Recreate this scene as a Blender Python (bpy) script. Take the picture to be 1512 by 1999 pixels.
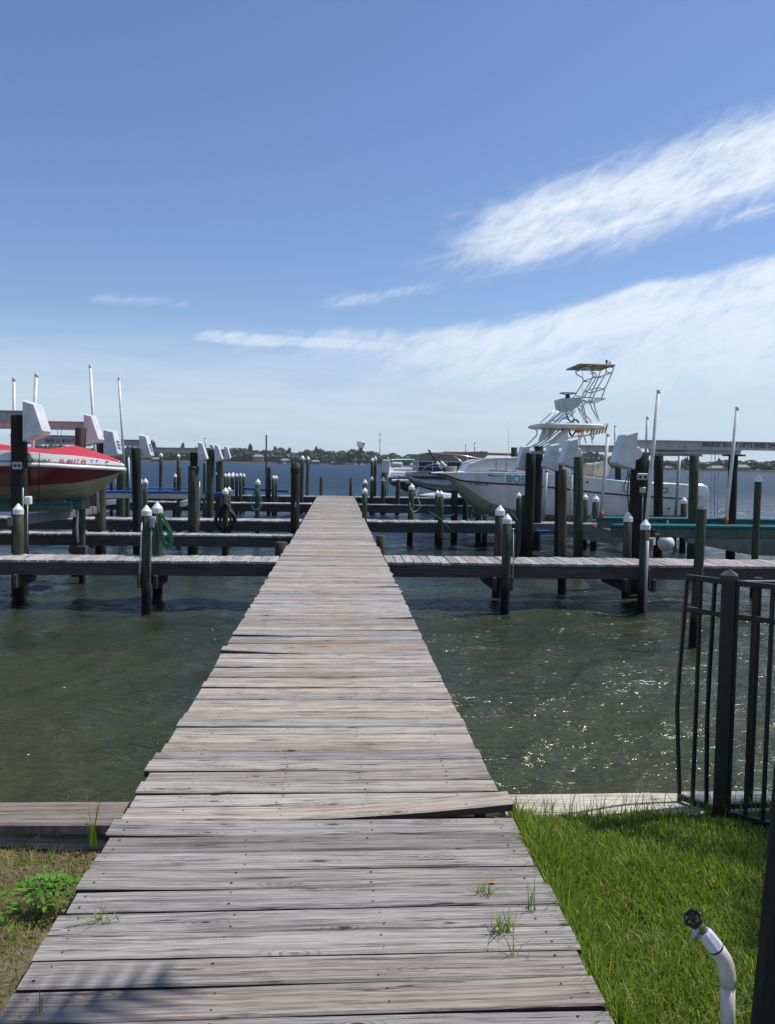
import bpy, math, random
import numpy as np
from mathutils import Vector, Matrix, noise as mnoise
R = math.radians
rnd = random.Random(7)
scene = bpy.context.scene
COL = scene.collection
for o in list(bpy.data.objects): bpy.data.objects.remove(o)

# ---------------------------------------------------------------- camera
F = 1620.0
PSI, TH, RHO = R(3.49), R(3.445), R(0.9)
CAM = Vector((0.068, 0, 1.55))
CR = Matrix.Rotation(-PSI, 3, 'Z') @ Matrix.Rotation(math.pi/2-TH, 3, 'X') @ Matrix.Rotation(RHO, 3, 'Z')
def ray(px, py): return CR @ Vector(((px-756)/F, -(py-999.5)/F, -1))
def P(px, py, Y):
    d = ray(px, py); return CAM + d*((Y-CAM.y)/d.y)
def G(px, py, z):
    d = ray(px, py); return CAM + d*((z-CAM.z)/d.z)
cd = bpy.data.cameras.new('camera'); cam = bpy.data.objects.new('camera', cd); COL.objects.link(cam)
cam.matrix_world = Matrix.Translation(CAM) @ CR.to_4x4()
cd.sensor_fit = 'VERTICAL'; cd.sensor_height = 36; cd.lens = F/1999*36
cd.clip_start = 0.05; cd.clip_end = 6000
scene.camera = cam
WZ = -0.67

# ---------------------------------------------------------------- materials
def new_mat(name):
    m = bpy.data.materials.new(name); m.use_nodes = True
    nt = m.node_tree; nt.nodes.clear()
    return m, nt
class NT:
    def __init__(s, nt): s.nt = nt
    def n(s, t, **kw):
        nd = s.nt.nodes.new(t)
        for k, v in kw.items(): setattr(nd, k, v)
        return nd
    def link(s, a, b): s.nt.links.new(a, b)
    def inp(s, sock, v):
        if hasattr(v, 'is_output') or isinstance(v, bpy.types.NodeSocket): s.link(v, sock)
        elif v is not None: sock.default_value = v
    def math(s, op, a, b=None, c=None, clamp=False):
        nd = s.n('ShaderNodeMath', operation=op); nd.use_clamp = clamp
        s.inp(nd.inputs[0], a)
        if b is not None: s.inp(nd.inputs[1], b)
        if c is not None: s.inp(nd.inputs[2], c)
        return nd.outputs[0]
    def vmul(s, v, t):
        nd = s.n('ShaderNodeVectorMath', operation='MULTIPLY'); s.inp(nd.inputs[0], v); nd.inputs[1].default_value = t
        return nd.outputs[0]
    def noise(s, v, scale, detail=4, rough=.55, dist=0):
        nd = s.n('ShaderNodeTexNoise'); s.inp(nd.inputs['Vector'], v)
        nd.inputs['Scale'].default_value = scale; nd.inputs['Detail'].default_value = detail
        nd.inputs['Roughness'].default_value = rough; nd.inputs['Distortion'].default_value = dist
        return nd.outputs[0]
    def mr(s, v, a, b, c=0, d=1, smooth=True):
        nd = s.n('ShaderNodeMapRange'); nd.interpolation_type = 'SMOOTHSTEP' if smooth else 'LINEAR'
        s.inp(nd.inputs[0], v)
        for i, q in enumerate((a, b, c, d)): s.inp(nd.inputs[1+i], q)
        return nd.outputs[0]
    def mix(s, f, a, b, mode='MIX'):
        nd = s.n('ShaderNodeMix', data_type='RGBA', blend_type=mode)
        s.inp(nd.inputs[0], f)
        for i, q in ((6, a), (7, b)):
            if isinstance(q, tuple): nd.inputs[i].default_value = (q+(1,))[:4]
            else: s.inp(nd.inputs[i], q)
        return nd.outputs[2]
    def bump(s, h, strength=.3, dist=.01):
        nd = s.n('ShaderNodeBump'); s.inp(nd.inputs['Height'], h)
        nd.inputs['Strength'].default_value = strength; nd.inputs['Distance'].default_value = dist
        return nd.outputs[0]
    def out(s, col, rough=.6, metal=0, normal=None, spec=.5, extra=None):
        b = s.n('ShaderNodeBsdfPrincipled'); o = s.n('ShaderNodeOutputMaterial')
        if isinstance(col, tuple): b.inputs['Base Color'].default_value = (col+(1,))[:4]
        else: s.inp(b.inputs['Base Color'], col)
        s.inp(b.inputs['Roughness'], rough); b.inputs['Metallic'].default_value = metal
        s.inp(b.inputs['Specular IOR Level'], spec)
        if normal is not None: s.link(normal, b.inputs['Normal'])
        if extra:
            for k, v in extra.items(): s.inp(b.inputs[k], v)
        s.link(b.outputs[0], o.inputs[0]); return b
def objco(t): return t.n('ShaderNodeTexCoord').outputs['Object']
def worldpos(t): return t.n('ShaderNodeNewGeometry').outputs['Position']

def mat_simple(name, col, rough=.5, metal=0, var=.12, scale=6, bump=0, spec=.5, dirt=None, dscale=3, dlo=.5, dhi=.7):
    m, nt = new_mat(name); t = NT(nt); v = objco(t)
    n = t.noise(v, scale, 5)
    dk = tuple(c*(1-var) for c in col); lt = tuple(min(1, c*(1+var)) for c in col)
    c = t.mix(t.mr(n, .3, .7), dk, lt)
    if dirt:
        d = t.noise(t.vmul(worldpos(t) if name == 'white_plastic_cap' else v, (1.5, 1.5, .5)), dscale, 6, .65)
        c = t.mix(t.mr(d, dlo, dhi, 0, .75), c, dirt)
    nb = t.bump(t.noise(v, scale*6, 4), .35, bump) if bump else None
    t.out(c, t.mr(n, .2, .8, max(0, rough-.08), min(1, rough+.08)), metal, nb, spec)
    return m

def mat_wood(name, dark, mid, light, tan=None, tanamt=0, knots=True, crack=.85):
    """grain follows the mesh attribute 'gr' = (along, across, random)"""
    m, nt = new_mat(name); t = NT(nt)
    a = t.n('ShaderNodeAttribute'); a.attribute_name = 'gr'; g = a.outputs['Vector']
    sep = t.n('ShaderNodeSeparateXYZ'); t.link(g, sep.inputs[0])
    rndv = sep.outputs[2]
    off = t.n('ShaderNodeCombineXYZ'); t.link(t.math('MULTIPLY', rndv, 37.0), off.inputs[0]); t.link(t.math('MULTIPLY', rndv, 91.0), off.inputs[1])
    def g2(sx, sy, _r=None):
        ad = t.n('ShaderNodeVectorMath', operation='ADD'); t.link(t.vmul(g, (sx, sy, 0)), ad.inputs[0]); t.link(off.outputs[0], ad.inputs[1]); return ad.outputs[0]
    warp = t.noise(g2(1.8, 7), 1, 2)
    wc = t.n('ShaderNodeCombineXYZ'); t.link(t.math('MULTIPLY', warp, 3.2), wc.inputs[1])
    ad = t.n('ShaderNodeVectorMath', operation='ADD'); t.link(g2(1.25, 62), ad.inputs[0]); t.link(wc.outputs[0], ad.inputs[1])
    grain = t.noise(ad.outputs[0], 1, 6, .6)
    fine = t.noise(g2(6, 330), 1, 3, .6)
    blotch = t.noise(g2(2.6, 9), 1, 6, .68)
    c = t.mix(t.mr(grain, .33, .62), mid, light)
    c = t.mix(t.mr(grain, .42, .28, 0, .7), c, dark)
    lines = t.noise(g2(2.2, 170), 1, 4, .7)
    c = t.mix(t.mr(lines, .47, .34, 0, .8), c, tuple(x*.8 for x in dark))
    c = t.mix(t.mr(lines, .56, .68, 0, .5), c, tuple(min(1, x*1.12) for x in light))
    c = t.mix(t.mr(fine, .52, .34, 0, .6), c, dark)
    c = t.mix(t.mr(blotch, .52, .68, 0, .42), c, tuple(x*.62 for x in mid))
    c = t.mix(t.mr(blotch, .45, .3, 0, .35), c, tuple(min(1, x*1.15) for x in light))
    # thin cracks along the grain
    ck = t.noise(g2(.8, 44), 1, 2, .5, .3)
    line = t.math('ABSOLUTE', t.math('SUBTRACT', ck, .5))
    cm = t.math('MULTIPLY', t.mr(line, .016, .005), t.mr(t.noise(g2(2.4, 8), 1, 2), .46, .56, 0, crack))
    c = t.mix(cm, c, (.018, .015, .013))
    # knots
    h = t.math('MULTIPLY', grain, .5)
    if knots:
        vo = t.n('ShaderNodeTexVoronoi'); vo.voronoi_dimensions = '2D'; vo.inputs['Scale'].default_value = 1; t.link(g2(1.9, 6.0), vo.inputs['Vector'])
        vo.inputs['Randomness'].default_value = 1
        d = vo.outputs['Distance']
        vr = t.n('ShaderNodeSeparateColor'); t.link(vo.outputs['Color'], vr.inputs[0])
        on = t.math('GREATER_THAN', vr.outputs[0], .58)
        ring = t.math('SINE', t.math('MULTIPLY', d, 95.0))
        d = t.math('ADD', d, t.math('MULTIPLY', t.math('SUBTRACT', blotch, .5), .12))
        rm = t.math('MULTIPLY', t.math('MULTIPLY', t.mr(d, .26, .05), t.mr(ring, .0, .9, 0, .5)), on)
        c = t.mix(rm, c, tuple(x*1.4 for x in dark))
        core = t.math('MULTIPLY', t.mr(d, .062, .025, 0, .9), t.math('GREATER_THAN', vr.outputs[0], .74))
        c = t.mix(core, c, (.035, .027, .022))
    # per plank tone
    tone = t.mr(t.math('FRACT', t.math('MULTIPLY', rndv, 17.3)), 0, 1, .68, 1.14, False)
    hsv = t.n('ShaderNodeHueSaturation'); t.link(c, hsv.inputs['Color']); t.link(tone, hsv.inputs['Value'])
    t.link(t.mr(t.math('FRACT', t.math('MULTIPLY', rndv, 5.7)), 0, 1, .35, 1.25, False), hsv.inputs['Saturation'])
    c = hsv.outputs[0]
    if tan:
        tn = t.noise(worldpos(t), 1.1, 3)
        px = t.n('ShaderNodeSeparateXYZ'); t.link(worldpos(t), px.inputs[0])
        band = t.mr(t.math('ABSOLUTE', t.math('SUBTRACT', px.outputs[0], -.02)), .55, .1)
        far = t.mr(px.outputs[1], 4, 7)
        c = t.mix(t.math('MULTIPLY', t.math('MULTIPLY', t.mr(tn, .42, .65, 0, tanamt), band), far), c, tan, 'MULTIPLY')
    hh = t.math('SUBTRACT', t.math('ADD', h, t.math('MULTIPLY', lines, .6)), t.math('MULTIPLY', cm, 1.2))
    t.out(c, .82, 0, t.bump(hh, .55, .004), .25)
    return m

def mat_piling(name, top, bot, streak=.5):
    m, nt = new_mat(name); t = NT(nt); v = objco(t); w = worldpos(t)
    s = t.n('ShaderNodeSeparateXYZ'); t.link(w, s.inputs[0])
    n1 = t.noise(t.vmul(w, (14, 14, .9)), 1.3, 6, .65)
    n2 = t.noise(t.vmul(w, (60, 60, 4)), 1, 4, .6)
    n3 = t.noise(t.vmul(w, (3, 3, 1.2)), 1, 5, .6)
    c = t.mix(t.mr(n1, .3, .7), tuple(x*.55 for x in top), tuple(x*1.5 for x in top))
    c = t.mix(t.mr(n3, .45, .65, 0, .6), c, bot)
    c = t.mix(t.mr(n2, .45, .3, 0, .5), c, tuple(x*.4 for x in top))
    zn = t.math('ADD', s.outputs[2], t.math('MULTIPLY', t.math('SUBTRACT', n1, .5), .35))
    c = t.mix(t.mr(zn, .25, -.25), c, bot)
    c = t.mix(t.mr(zn, -.28, -.42), c, (.010, .010, .009))
    t.out(c, .85, 0, t.bump(t.math('ADD', n1, t.math('MULTIPLY', n2, .5)), .6, .012), .2)
    return m

M = {}
M['deck'] = mat_wood('weathered_deck_wood', (.060, .050, .042), (.275, .238, .202), (.475, .425, .365), (1.0, .84, .66), .55)
M['boardwalk'] = mat_wood('weathered_boardwalk_wood', (.052, .044, .039), (.222, .193, .170), (.40, .356, .318))
M['pier'] = mat_wood('pier_plank_wood', (.07, .06, .05), (.30, .275, .255), (.50, .47, .44), knots=False)
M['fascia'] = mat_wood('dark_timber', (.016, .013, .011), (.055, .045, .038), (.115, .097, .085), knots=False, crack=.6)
M['seawall'] = mat_wood('pale_cap_timber', (.10, .085, .065), (.40, .35, .275), (.60, .55, .46), knots=False)
M['seawall_old'] = mat_wood('brown_cap_timber', (.05, .038, .03), (.17, .14, .12), (.29, .255, .23), knots=False)
M['nail'] = mat_simple('rusty_nail', (.022, .014, .010), .8, .2)
M['pile_green'] = mat_piling('green_piling', (.056, .076, .052), (.055, .043, .028))
M['pile_brown'] = mat_piling('brown_piling', (.074, .066, .049), (.050, .038, .028))
M['pile_dark'] = mat_piling('dark_piling', (.024, .026, .022), (.020, .017, .014))
M['cap'] = mat_simple('white_plastic_cap', (.74, .75, .75), .42, dirt=(.34, .33, .28), dscale=9, dlo=.55, dhi=.8)
M['cover'] = mat_simple('white_fibreglass_cover', (.62, .63, .64), .35, dirt=(.44, .44, .40), dscale=4, dlo=.54, dhi=.8)
M['gel'] = mat_simple('white_gelcoat', (.76, .77, .76), .25, var=.04, scale=2, dirt=(.52, .50, .44), dscale=2, dlo=.55, dhi=.85)
M['gelold'] = mat_simple('old_white_gelcoat', (.58, .60, .60), .34, var=.08, scale=2, dirt=(.40, .37, .30), dscale=2.2, dlo=.48, dhi=.8)
M['bottom'] = mat_simple('stained_hull_bottom', (.36, .34, .26), .55, var=.15, dirt=(.17, .145, .095), dscale=3)
M['red'] = mat_simple('dark_red_gelcoat', (.115, .007, .016), .22, var=.1, scale=2)
M['canvas'] = mat_simple('red_canvas', (.44, .028, .052), .85, var=.12, scale=5, bump=.004)
M['navy'] = mat_simple('navy_gelcoat', (.012, .018, .055), .3, var=.1)
M['pvc'] = mat_simple('white_pvc', (.66, .66, .65), .4, dirt=(.42, .36, .33), dscale=4)
M['rust'] = mat_simple('orange_pipe_end', (.30, .10, .04), .7)
M['alu'] = mat_simple('aluminium', (.42, .43, .44), .42, .75, .12, dirt=(.26, .26, .24), dscale=5)
M['alupaint'] = mat_simple('grey_aluminium_beam', (.46, .45, .45), .5, .25, .1, dirt=(.30, .28, .27), dscale=4)
M['tube'] = mat_simple('silver_tube', (.62, .65, .68), .3, .55, .06)
M['pontoon'] = mat_simple('pontoon_aluminium', (.36, .36, .37), .36, .8, .15, dirt=(.20, .17, .14), dscale=3)
M['black'] = mat_simple('black_rubber', (.012, .012, .013), .55)
M['ironblack'] = mat_simple('black_powder_coat', (.007, .007, .008), .42, 0, .25, 20, .001, dirt=(.018, .017, .016), dscale=8)
M['teal'] = mat_simple('teal_carpet', (.015, .145, .185), .95, var=.2, scale=20)
M['tealside'] = mat_simple('green_bunk_timber', (.085, .13, .095), .8, var=.2, scale=5, dirt=(.05, .07, .055))
M['blue'] = mat_simple('blue_carpet', (.015, .085, .30), .95, var=.2, scale=20)
M['bluesticker'] = mat_simple('blue_sticker', (.07, .08, .32), .5)
M['letter'] = mat_simple('dark_lettering', (.05, .052, .07), .5)
M['letterteal'] = mat_simple('teal_lettering', (.01, .30, .35), .4)
M['letterred'] = mat_simple('red_lettering', (.55, .05, .04), .5)
M['green'] = mat_simple('green_sticker', (.02, .22, .09), .5)
M['hose'] = mat_simple('green_hose', (.008, .10, .052), .35)
M['rope'] = mat_simple('pale_rope', (.36, .34, .28), .9)
M['greenrope'] = mat_simple('green_rope', (.03, .17, .13), .8)
M['cream'] = mat_simple('cream_panel', (.50, .46, .34), .6, dirt=(.3, .26, .17))
M['tan'] = mat_simple('tan_vinyl', (.26, .22, .17), .7)
M['orange'] = mat_simple('orange_vest', (.55, .10, .03), .8)
M['brass'] = mat_simple('brass', (.30, .26, .12), .45, .7, dirt=(.2, .2, .1))
M['glass'] = mat_simple('tinted_windshield', (.10, .22, .18), .08, var=.05, spec=.8)
M['concrete'] = mat_simple('pale_concrete', (.55, .54, .52), .8)
M['roofgrey'] = mat_simple('grey_roof', (.24, .24, .25), .8)
M['wallpale'] = mat_simple('pale_wall', (.26, .25, .22), .8)
M['windowdark'] = mat_simple('dark_window', (.03, .035, .04), .2)
M['bark'] = mat_simple('bark', (.085, .068, .052), .9, var=.35, scale=14, bump=.01)
M['greybeam'] = mat_simple('weathered_grey_beam', (.17, .17, .155), .7, .1, .2, dirt=(.09, .085, .07), dscale=4)
M['steel'] = mat_simple('galvanised_steel', (.33, .34, .36), .5, .5)

def mat_leaf(name, a, b, transl=.4, yellow=None):
    m, nt = new_mat(name); t = NT(nt)
    at = t.n('ShaderNodeAttribute'); at.attribute_name = 'lv'
    s = t.n('ShaderNodeSeparateXYZ'); t.link(at.outputs['Vector'], s.inputs[0])
    c = t.mix(s.outputs[0], a, b)
    if yellow: c = t.mix(t.mr(s.outputs[1], .8, .95), c, yellow)
    d = t.n('ShaderNodeBsdfPrincipled'); t.link(c, d.inputs['Base Color']); d.inputs['Roughness'].default_value = .45
    d.inputs['Specular IOR Level'].default_value = .35
    tr = t.n('ShaderNodeBsdfTranslucent'); t.link(t.mix(1, c, (1.25, 1.35, .5), 'MULTIPLY'), tr.inputs[0])
    mx = t.n('ShaderNodeMixShader'); mx.inputs[0].default_value = transl
    t.link(d.outputs[0], mx.inputs[1]); t.link(tr.outputs[0], mx.inputs[2])
    o = t.n('ShaderNodeOutputMaterial'); t.link(mx.outputs[0], o.inputs[0]); return m
M['grass'] = mat_leaf('grass_blades', (.075, .150, .014), (.215, .315, .045), .45, (.42, .38, .10))
M['straw'] = mat_leaf('dry_straw', (.16, .12, .065), (.34, .27, .15), .2)
M['clover'] = mat_leaf('broad_leaf', (.085, .20, .018), (.17, .36, .045), .4)
M['palm'] = mat_leaf('palm_leaf', (.03, .07, .02), (.06, .12, .03), .3)
M['far_leaf'] = mat_leaf('distant_foliage', (.024, .046, .024), (.055, .090, .042), .2)

def mat_soil():
    m, nt = new_mat('soil'); t = NT(nt); w = worldpos(t)
    n = t.noise(w, 4, 6, .6); n2 = t.noise(w, 45, 5, .7)
    c = t.mix(t.mr(n, .35, .65), (.10, .075, .048), (.21, .165, .11))
    c = t.mix(t.mr(n2, .5, .7, 0, .6), c, (.055, .04, .028))
    t.out(c, .95, 0, t.bump(t.math('ADD', n, n2), .8, .02), .1); return m
M['soil'] = mat_soil()
def mat_farland():
    m, nt = new_mat('far_bank'); t = NT(nt); w = worldpos(t)
    n = t.noise(w, .06, 5); t.out(t.mix(t.mr(n, .4, .6), (.05, .065, .03), (.11, .10, .06)), .95); return m
M['farland'] = mat_farland()

def mat_water():
    m, nt = new_mat('bay_water'); t = NT(nt); w = worldpos(t)
    s = t.n('ShaderNodeSeparateXYZ'); t.link(w, s.inputs[0]); y = s.outputs[1]
    pat = t.noise(t.vmul(w, (.6, 1.0, 1)), .9, 4, .6)
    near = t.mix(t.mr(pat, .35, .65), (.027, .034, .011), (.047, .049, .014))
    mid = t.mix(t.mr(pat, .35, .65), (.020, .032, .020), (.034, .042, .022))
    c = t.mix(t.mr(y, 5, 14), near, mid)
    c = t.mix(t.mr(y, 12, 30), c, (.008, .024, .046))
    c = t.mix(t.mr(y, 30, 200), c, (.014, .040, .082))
    # ripples: fine ones near, wind chop kept visible far away
    v1 = t.vmul(w, (1, 1.7, 1))
    r1 = t.noise(v1, 9, 3, .55, .6); r2 = t.noise(v1, 2.6, 3, .5, .5); r3 = t.noise(t.vmul(w, (.5, 1.5, 1)), .9, 4, .6, .4)
    r4 = t.noise(t.vmul(w, (.25, 1.1, 1)), .22, 4, .6, .3)
    nr = t.mr(y, 30, 8)
    h = t.math('ADD', t.math('MULTIPLY', r1, t.mr(y, 40, 6, .02, .075)), t.math('MULTIPLY', r2, .13))
    h = t.math('ADD', h, t.math('MULTIPLY', r3, t.mr(y, 12, 40, 0, 1.1)))
    h = t.math('ADD', h, t.math('MULTIPLY', r4, t.mr(y, 40, 200, 0, 7.0)))
    b = t.n('ShaderNodeBump'); t.link(h, b.inputs['Height']); b.inputs['Strength'].default_value = .8; b.inputs['Distance'].default_value = .55
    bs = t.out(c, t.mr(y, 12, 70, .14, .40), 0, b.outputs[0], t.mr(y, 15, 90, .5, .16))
    bs.inputs['IOR'].default_value = 1.333
    return m
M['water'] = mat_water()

# ---------------------------------------------------------------- mesh building
class MB:
    def __init__(s): s.v = []; s.f = []; s.m = []; s.sm = []; s.gr = {}
    def face(s, idx, mi=0, sm=False): s.f.append(tuple(idx)); s.m.append(mi); s.sm.append(sm)
    def add(s, vs, fs, mi=0, sm=False):
        o = len(s.v); s.v += [tuple(x) for x in vs]
        for f in fs: s.face([i+o for i in f], mi, sm)
        return o
    def box(s, c, d, rot=None, mi=0, bev=0):
        c = Vector(c); hx, hy, hz = d[0]/2, d[1]/2, d[2]/2
        if bev:
            b = min(bev, hx*.9, hy*.9, hz*.9); vs = []
            for sx in (-1, 1):
                for sy in (-1, 1):
                    for sz in (-1, 1):
                        vs += [Vector((sx*(hx-b), sy*(hy-b), sz*hz)), Vector((sx*(hx-b), sy*hy, sz*(hz-b))), Vector((sx*hx, sy*(hy-b), sz*(hz-b)))]
            def id(sx, sy, sz, k): return ((sx > 0)*4+(sy > 0)*2+(sz > 0))*3+k
            fs = []
            for q in (-1, 1):
                a = [id(-1, -1, q, 0), id(1, -1, q, 0), id(1, 1, q, 0), id(-1, 1, q, 0)]; fs.append(a if q > 0 else a[::-1])
                a = [id(-1, q, -1, 1), id(-1, q, 1, 1), id(1, q, 1, 1), id(1, q, -1, 1)]; fs.append(a if q > 0 else a[::-1])
                a = [id(q, -1, -1, 2), id(q, 1, -1, 2), id(q, 1, 1, 2), id(q, -1, 1, 2)]; fs.append(a if q > 0 else a[::-1])
            for q in (-1, 1):
                for r in (-1, 1):
                    fs.append([id(-1, q, r, 0), id(1, q, r, 0), id(1, q, r, 1), id(-1, q, r, 1)])
                    fs.append([id(q, -1, r, 0), id(q, 1, r, 0), id(q, 1, r, 2), id(q, -1, r, 2)])
                    fs.append([id(q, r, -1, 1), id(q, r, 1, 1), id(q, r, 1, 2), id(q, r, -1, 2)])
                    for w in (-1, 1): fs.append([id(q, r, w, 0), id(q, r, w, 1), id(q, r, w, 2)])
        else:
            vs = [Vector((x, y, z)) for x in (-hx, hx) for y in (-hy, hy) for z in (-hz, hz)]
            fs = [(0, 1, 3, 2), (4, 6, 7, 5), (0, 4, 5, 1), (2, 3, 7, 6), (0, 2, 6, 4), (1, 5, 7, 3)]
        if rot is not None: vs = [rot @ x for x in vs]
        s.add([c+x for x in vs], fs, mi)
    def bar(s, p, q, w, h, mi=0, bev=0, up=(0, 0, 1)):
        p = Vector(p); q = Vector(q); x = (q-p).normalized(); u = Vector(up)
        if abs(x.dot(u)) > .98: u = Vector((0, 1, 0))
        y = u.cross(x).normalized(); z = x.cross(y)
        s.box((p+q)/2, ((q-p).length, w, h), Matrix((x, y, z)).transposed(), mi, bev)
    def tube(s, pts, r, seg=8, mi=0, sm=True, closed=False, caps=True):
        pts = [Vector(p) for p in pts]; n = len(pts)
        rs = r if isinstance(r, (list, tuple)) else [r]*n
        o = len(s.v); prev = None
        for i, p in enumerate(pts):
            if closed: t = pts[(i+1) % n]-pts[i-1]
            else: t = pts[min(i+1, n-1)]-pts[max(i-1, 0)]
            t.normalize()
            if prev is None:
                a = Vector((0, 0, 1)) if abs(t.z) < .9 else Vector((1, 0, 0)); prev = t.cross(a).normalized()
            u = (prev-t*prev.dot(t)).normalized(); prev = u; w = t.cross(u)
            for k in range(seg):
                an = 2*math.pi*k/seg; s.v.append(tuple(p+(u*math.cos(an)+w*math.sin(an))*rs[i]))
        for i in range(n if closed else n-1):
            j = (i+1) % n
            for k in range(seg):
                l = (k+1) % seg; s.face((o+i*seg+k, o+i*seg+l, o+j*seg+l, o+j*seg+k), mi, sm)
        if caps and not closed:
            s.face([o+k for k in range(seg)][::-1], mi); s.face([o+(n-1)*seg+k for k in range(seg)], mi)
    def prism(s, poly, y0, y1, mi=0, shrink=0, sm=False):
        """poly of (x,z), extruded in y; shrink pulls both end caps in for a soft edge"""
        n = len(poly); cx = sum(p[0] for p in poly)/n; cz = sum(p[1] for p in poly)/n
        def ring(k, y): return [(cx+(x-cx)*(1-k), y, cz+(z-cz)*(1-k)) for x, z in poly]
        d = (y1-y0)
        rs = [ring(shrink, y0), ring(0, y0+d*.1), ring(0, y1-d*.1), ring(shrink, y1)] if shrink else [ring(0, y0), ring(0, y1)]
        o = len(s.v)
        for r in rs: s.v += r
        for i in range(len(rs)-1):
            for k in range(n):
                l = (k+1) % n; s.face((o+i*n+k, o+i*n+l, o+(i+1)*n+l, o+(i+1)*n+k), mi, sm)
        s.face([o+k for k in range(n)][::-1], mi); s.face([o+(len(rs)-1)*n+k for k in range(n)], mi)
    def lathe(s, prof, c, seg=16, mi=0, sm=True, axis='Z'):
        o = len(s.v); c = Vector(c)
        for r, z in prof:
            for k in range(seg):
                a = 2*math.pi*k/seg; x, y = r*math.cos(a), r*math.sin(a)
                q = (x, y, z) if axis == 'Z' else ((z, x, y) if axis == 'X' else (x, z, y))
                s.v.append(tuple(c+Vector(q)))
        for i in range(len(prof)-1):
            for k in range(seg):
                l = (k+1) % seg; s.face((o+i*seg+k, o+i*seg+l, o+(i+1)*seg+l, o+(i+1)*seg+k), mi, sm)
        s.face([o+k for k in range(seg)][::-1], mi); s.face([o+(len(prof)-1)*seg+k for k in range(seg)], mi)
    def plank(s, c, L, W, T, axis='X', segs=8, yaw=0, warp=None, mi=0, rv=None, ch=.006, side=None):
        """board with chamfered top edges; c = centre of the top face"""
        rv = rnd.random() if rv is None else rv; c = Vector(c)
        sec = [(-W/2, -T), (-W/2, -ch), (-W/2+ch, 0), (0, 0.0), (W/2-ch, 0), (W/2, -ch), (W/2, -T)]
        o = len(s.v); n = len(sec); cs, sn = math.cos(yaw), math.sin(yaw); nz = rnd.random()*100
        for i in range(segs+1):
            a = -L/2+L*i/segs; dz = warp(a/L) if warp else 0
            dw = .0018*mnoise.noise(Vector((a*3, nz, 0)))
            for (b, z) in sec:
                bb = b+dw; zz = z+dz+.0012*mnoise.noise(Vector((a*4, b*30, nz)))
                x, y = (a, bb) if axis == 'X' else (bb, a)
                s.gr[len(s.v)] = (a, bb, rv)
                s.v.append((c.x+x*cs-y*sn, c.y+x*sn+y*cs, c.z+zz))
        for i in range(segs):
            for k in range(n):
                l = (k+1) % n
                f = (o+i*n+k, o+i*n+l, o+(i+1)*n+l, o+(i+1)*n+k)
                s.face(f if axis != 'X' else f[::-1], mi if side is None or k not in (0, 5, 6) else side)
        s.face([o+k for k in range(n)], mi); s.face([o+segs*n+k for k in range(n)][::-1], mi)
    def build(s, name, mats, parent=None, world=True, attr=False, recalc=False):
        me = bpy.data.meshes.new(name)
        off = Vector((0, 0, 0))
        if parent is not None and world:
            p = parent
            while p: off += p.location; p = p.parent
        me.from_pydata([(x[0]-off.x, x[1]-off.y, x[2]-off.z) for x in s.v], [], s.f)
        for m in (mats if isinstance(mats, (list, tuple)) else [mats]): me.materials.append(M[m] if isinstance(m, str) else m)
        me.polygons.foreach_set('material_index', s.m); me.polygons.foreach_set('use_smooth', s.sm)
        if attr or s.gr:
            at = me.attributes.new('gr', 'FLOAT_VECTOR', 'POINT'); arr = np.zeros((len(s.v), 3), dtype=np.float32)
            if s.gr:
                for k, q in s.gr.items(): arr[k] = q
                if len(s.gr) < len(s.v):
                    pass
            at.data.foreach_set('vector', arr.ravel())
        if recalc:
            import bmesh
            b = bmesh.new(); b.from_mesh(me); bmesh.ops.recalc_face_normals(b, faces=b.faces); b.to_mesh(me); b.free()
        me.update()
        o = bpy.data.objects.new(name, me); COL.objects.link(o)
        if parent is not None: o.parent = parent
        return o
def tag(o, label=None, cat=None, group=None, kind=None):
    for k, v in (('label', label), ('category', cat), ('group', group), ('kind', kind)):
        if v: o[k] = v
    return o
def thing(name, label, cat, loc=(0, 0, 0), group=None):
    o = bpy.data.objects.new(name, None); COL.objects.link(o); o.location = loc; o.empty_display_size = .1
    return tag(o, label, cat, group)
def copy_tree(o, parent=None):
    c = o.copy(); COL.objects.link(c); c.parent = parent
    for ch in list(o.children): copy_tree(ch, c)
    return c
def lerp(a, b, t): return a+(b-a)*t
def timber(mb, p, q, w, h, mi=0, rv=None):
    """straight board carrying grain attributes, p-q axis, w horizontal thickness, h height"""
    p = Vector(p); q = Vector(q); n0 = len(mb.v); mb.bar(p, q, w, h, mi, bev=.004); rv = rnd.random() if rv is None else rv
    x = (q-p).normalized()
    for i in range(n0, len(mb.v)):
        v = Vector(mb.v[i]); d = v-p; al = d.dot(x); r = d-x*al
        mb.gr[i] = (al, r.z+(r.x+r.y)*.7, rv)
def text(s, size, mat, parent, mapf, name='lettering', squash=1.0, bold=.0):
    cu = bpy.data.curves.new('t', 'FONT'); cu.body = s; cu.size = size; cu.extrude = .002; cu.offset = min(bold, size*.012)
    to = bpy.data.objects.new('t', cu); COL.objects.link(to)
    bpy.context.view_layer.update()
    me = bpy.data.meshes.new_from_object(to.evaluated_get(bpy.context.evaluated_depsgraph_get()))
    bpy.data.objects.remove(to); bpy.data.curves.remove(cu)
    xs = [v.co.x for v in me.vertices]; w = max(xs)-min(xs); x0 = min(xs)
    off = Vector((0, 0, 0)); p = parent
    while p: off += p.location; p = p.parent
    for v in me.vertices: v.co = Vector(mapf((v.co.x-x0)*squash, v.co.y, v.co.z))-off
    me.materials.clear(); me.materials.append(M[mat]); me.name = name
    o = bpy.data.objects.new(name, me); COL.objects.link(o); o.parent = parent
    return o
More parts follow.
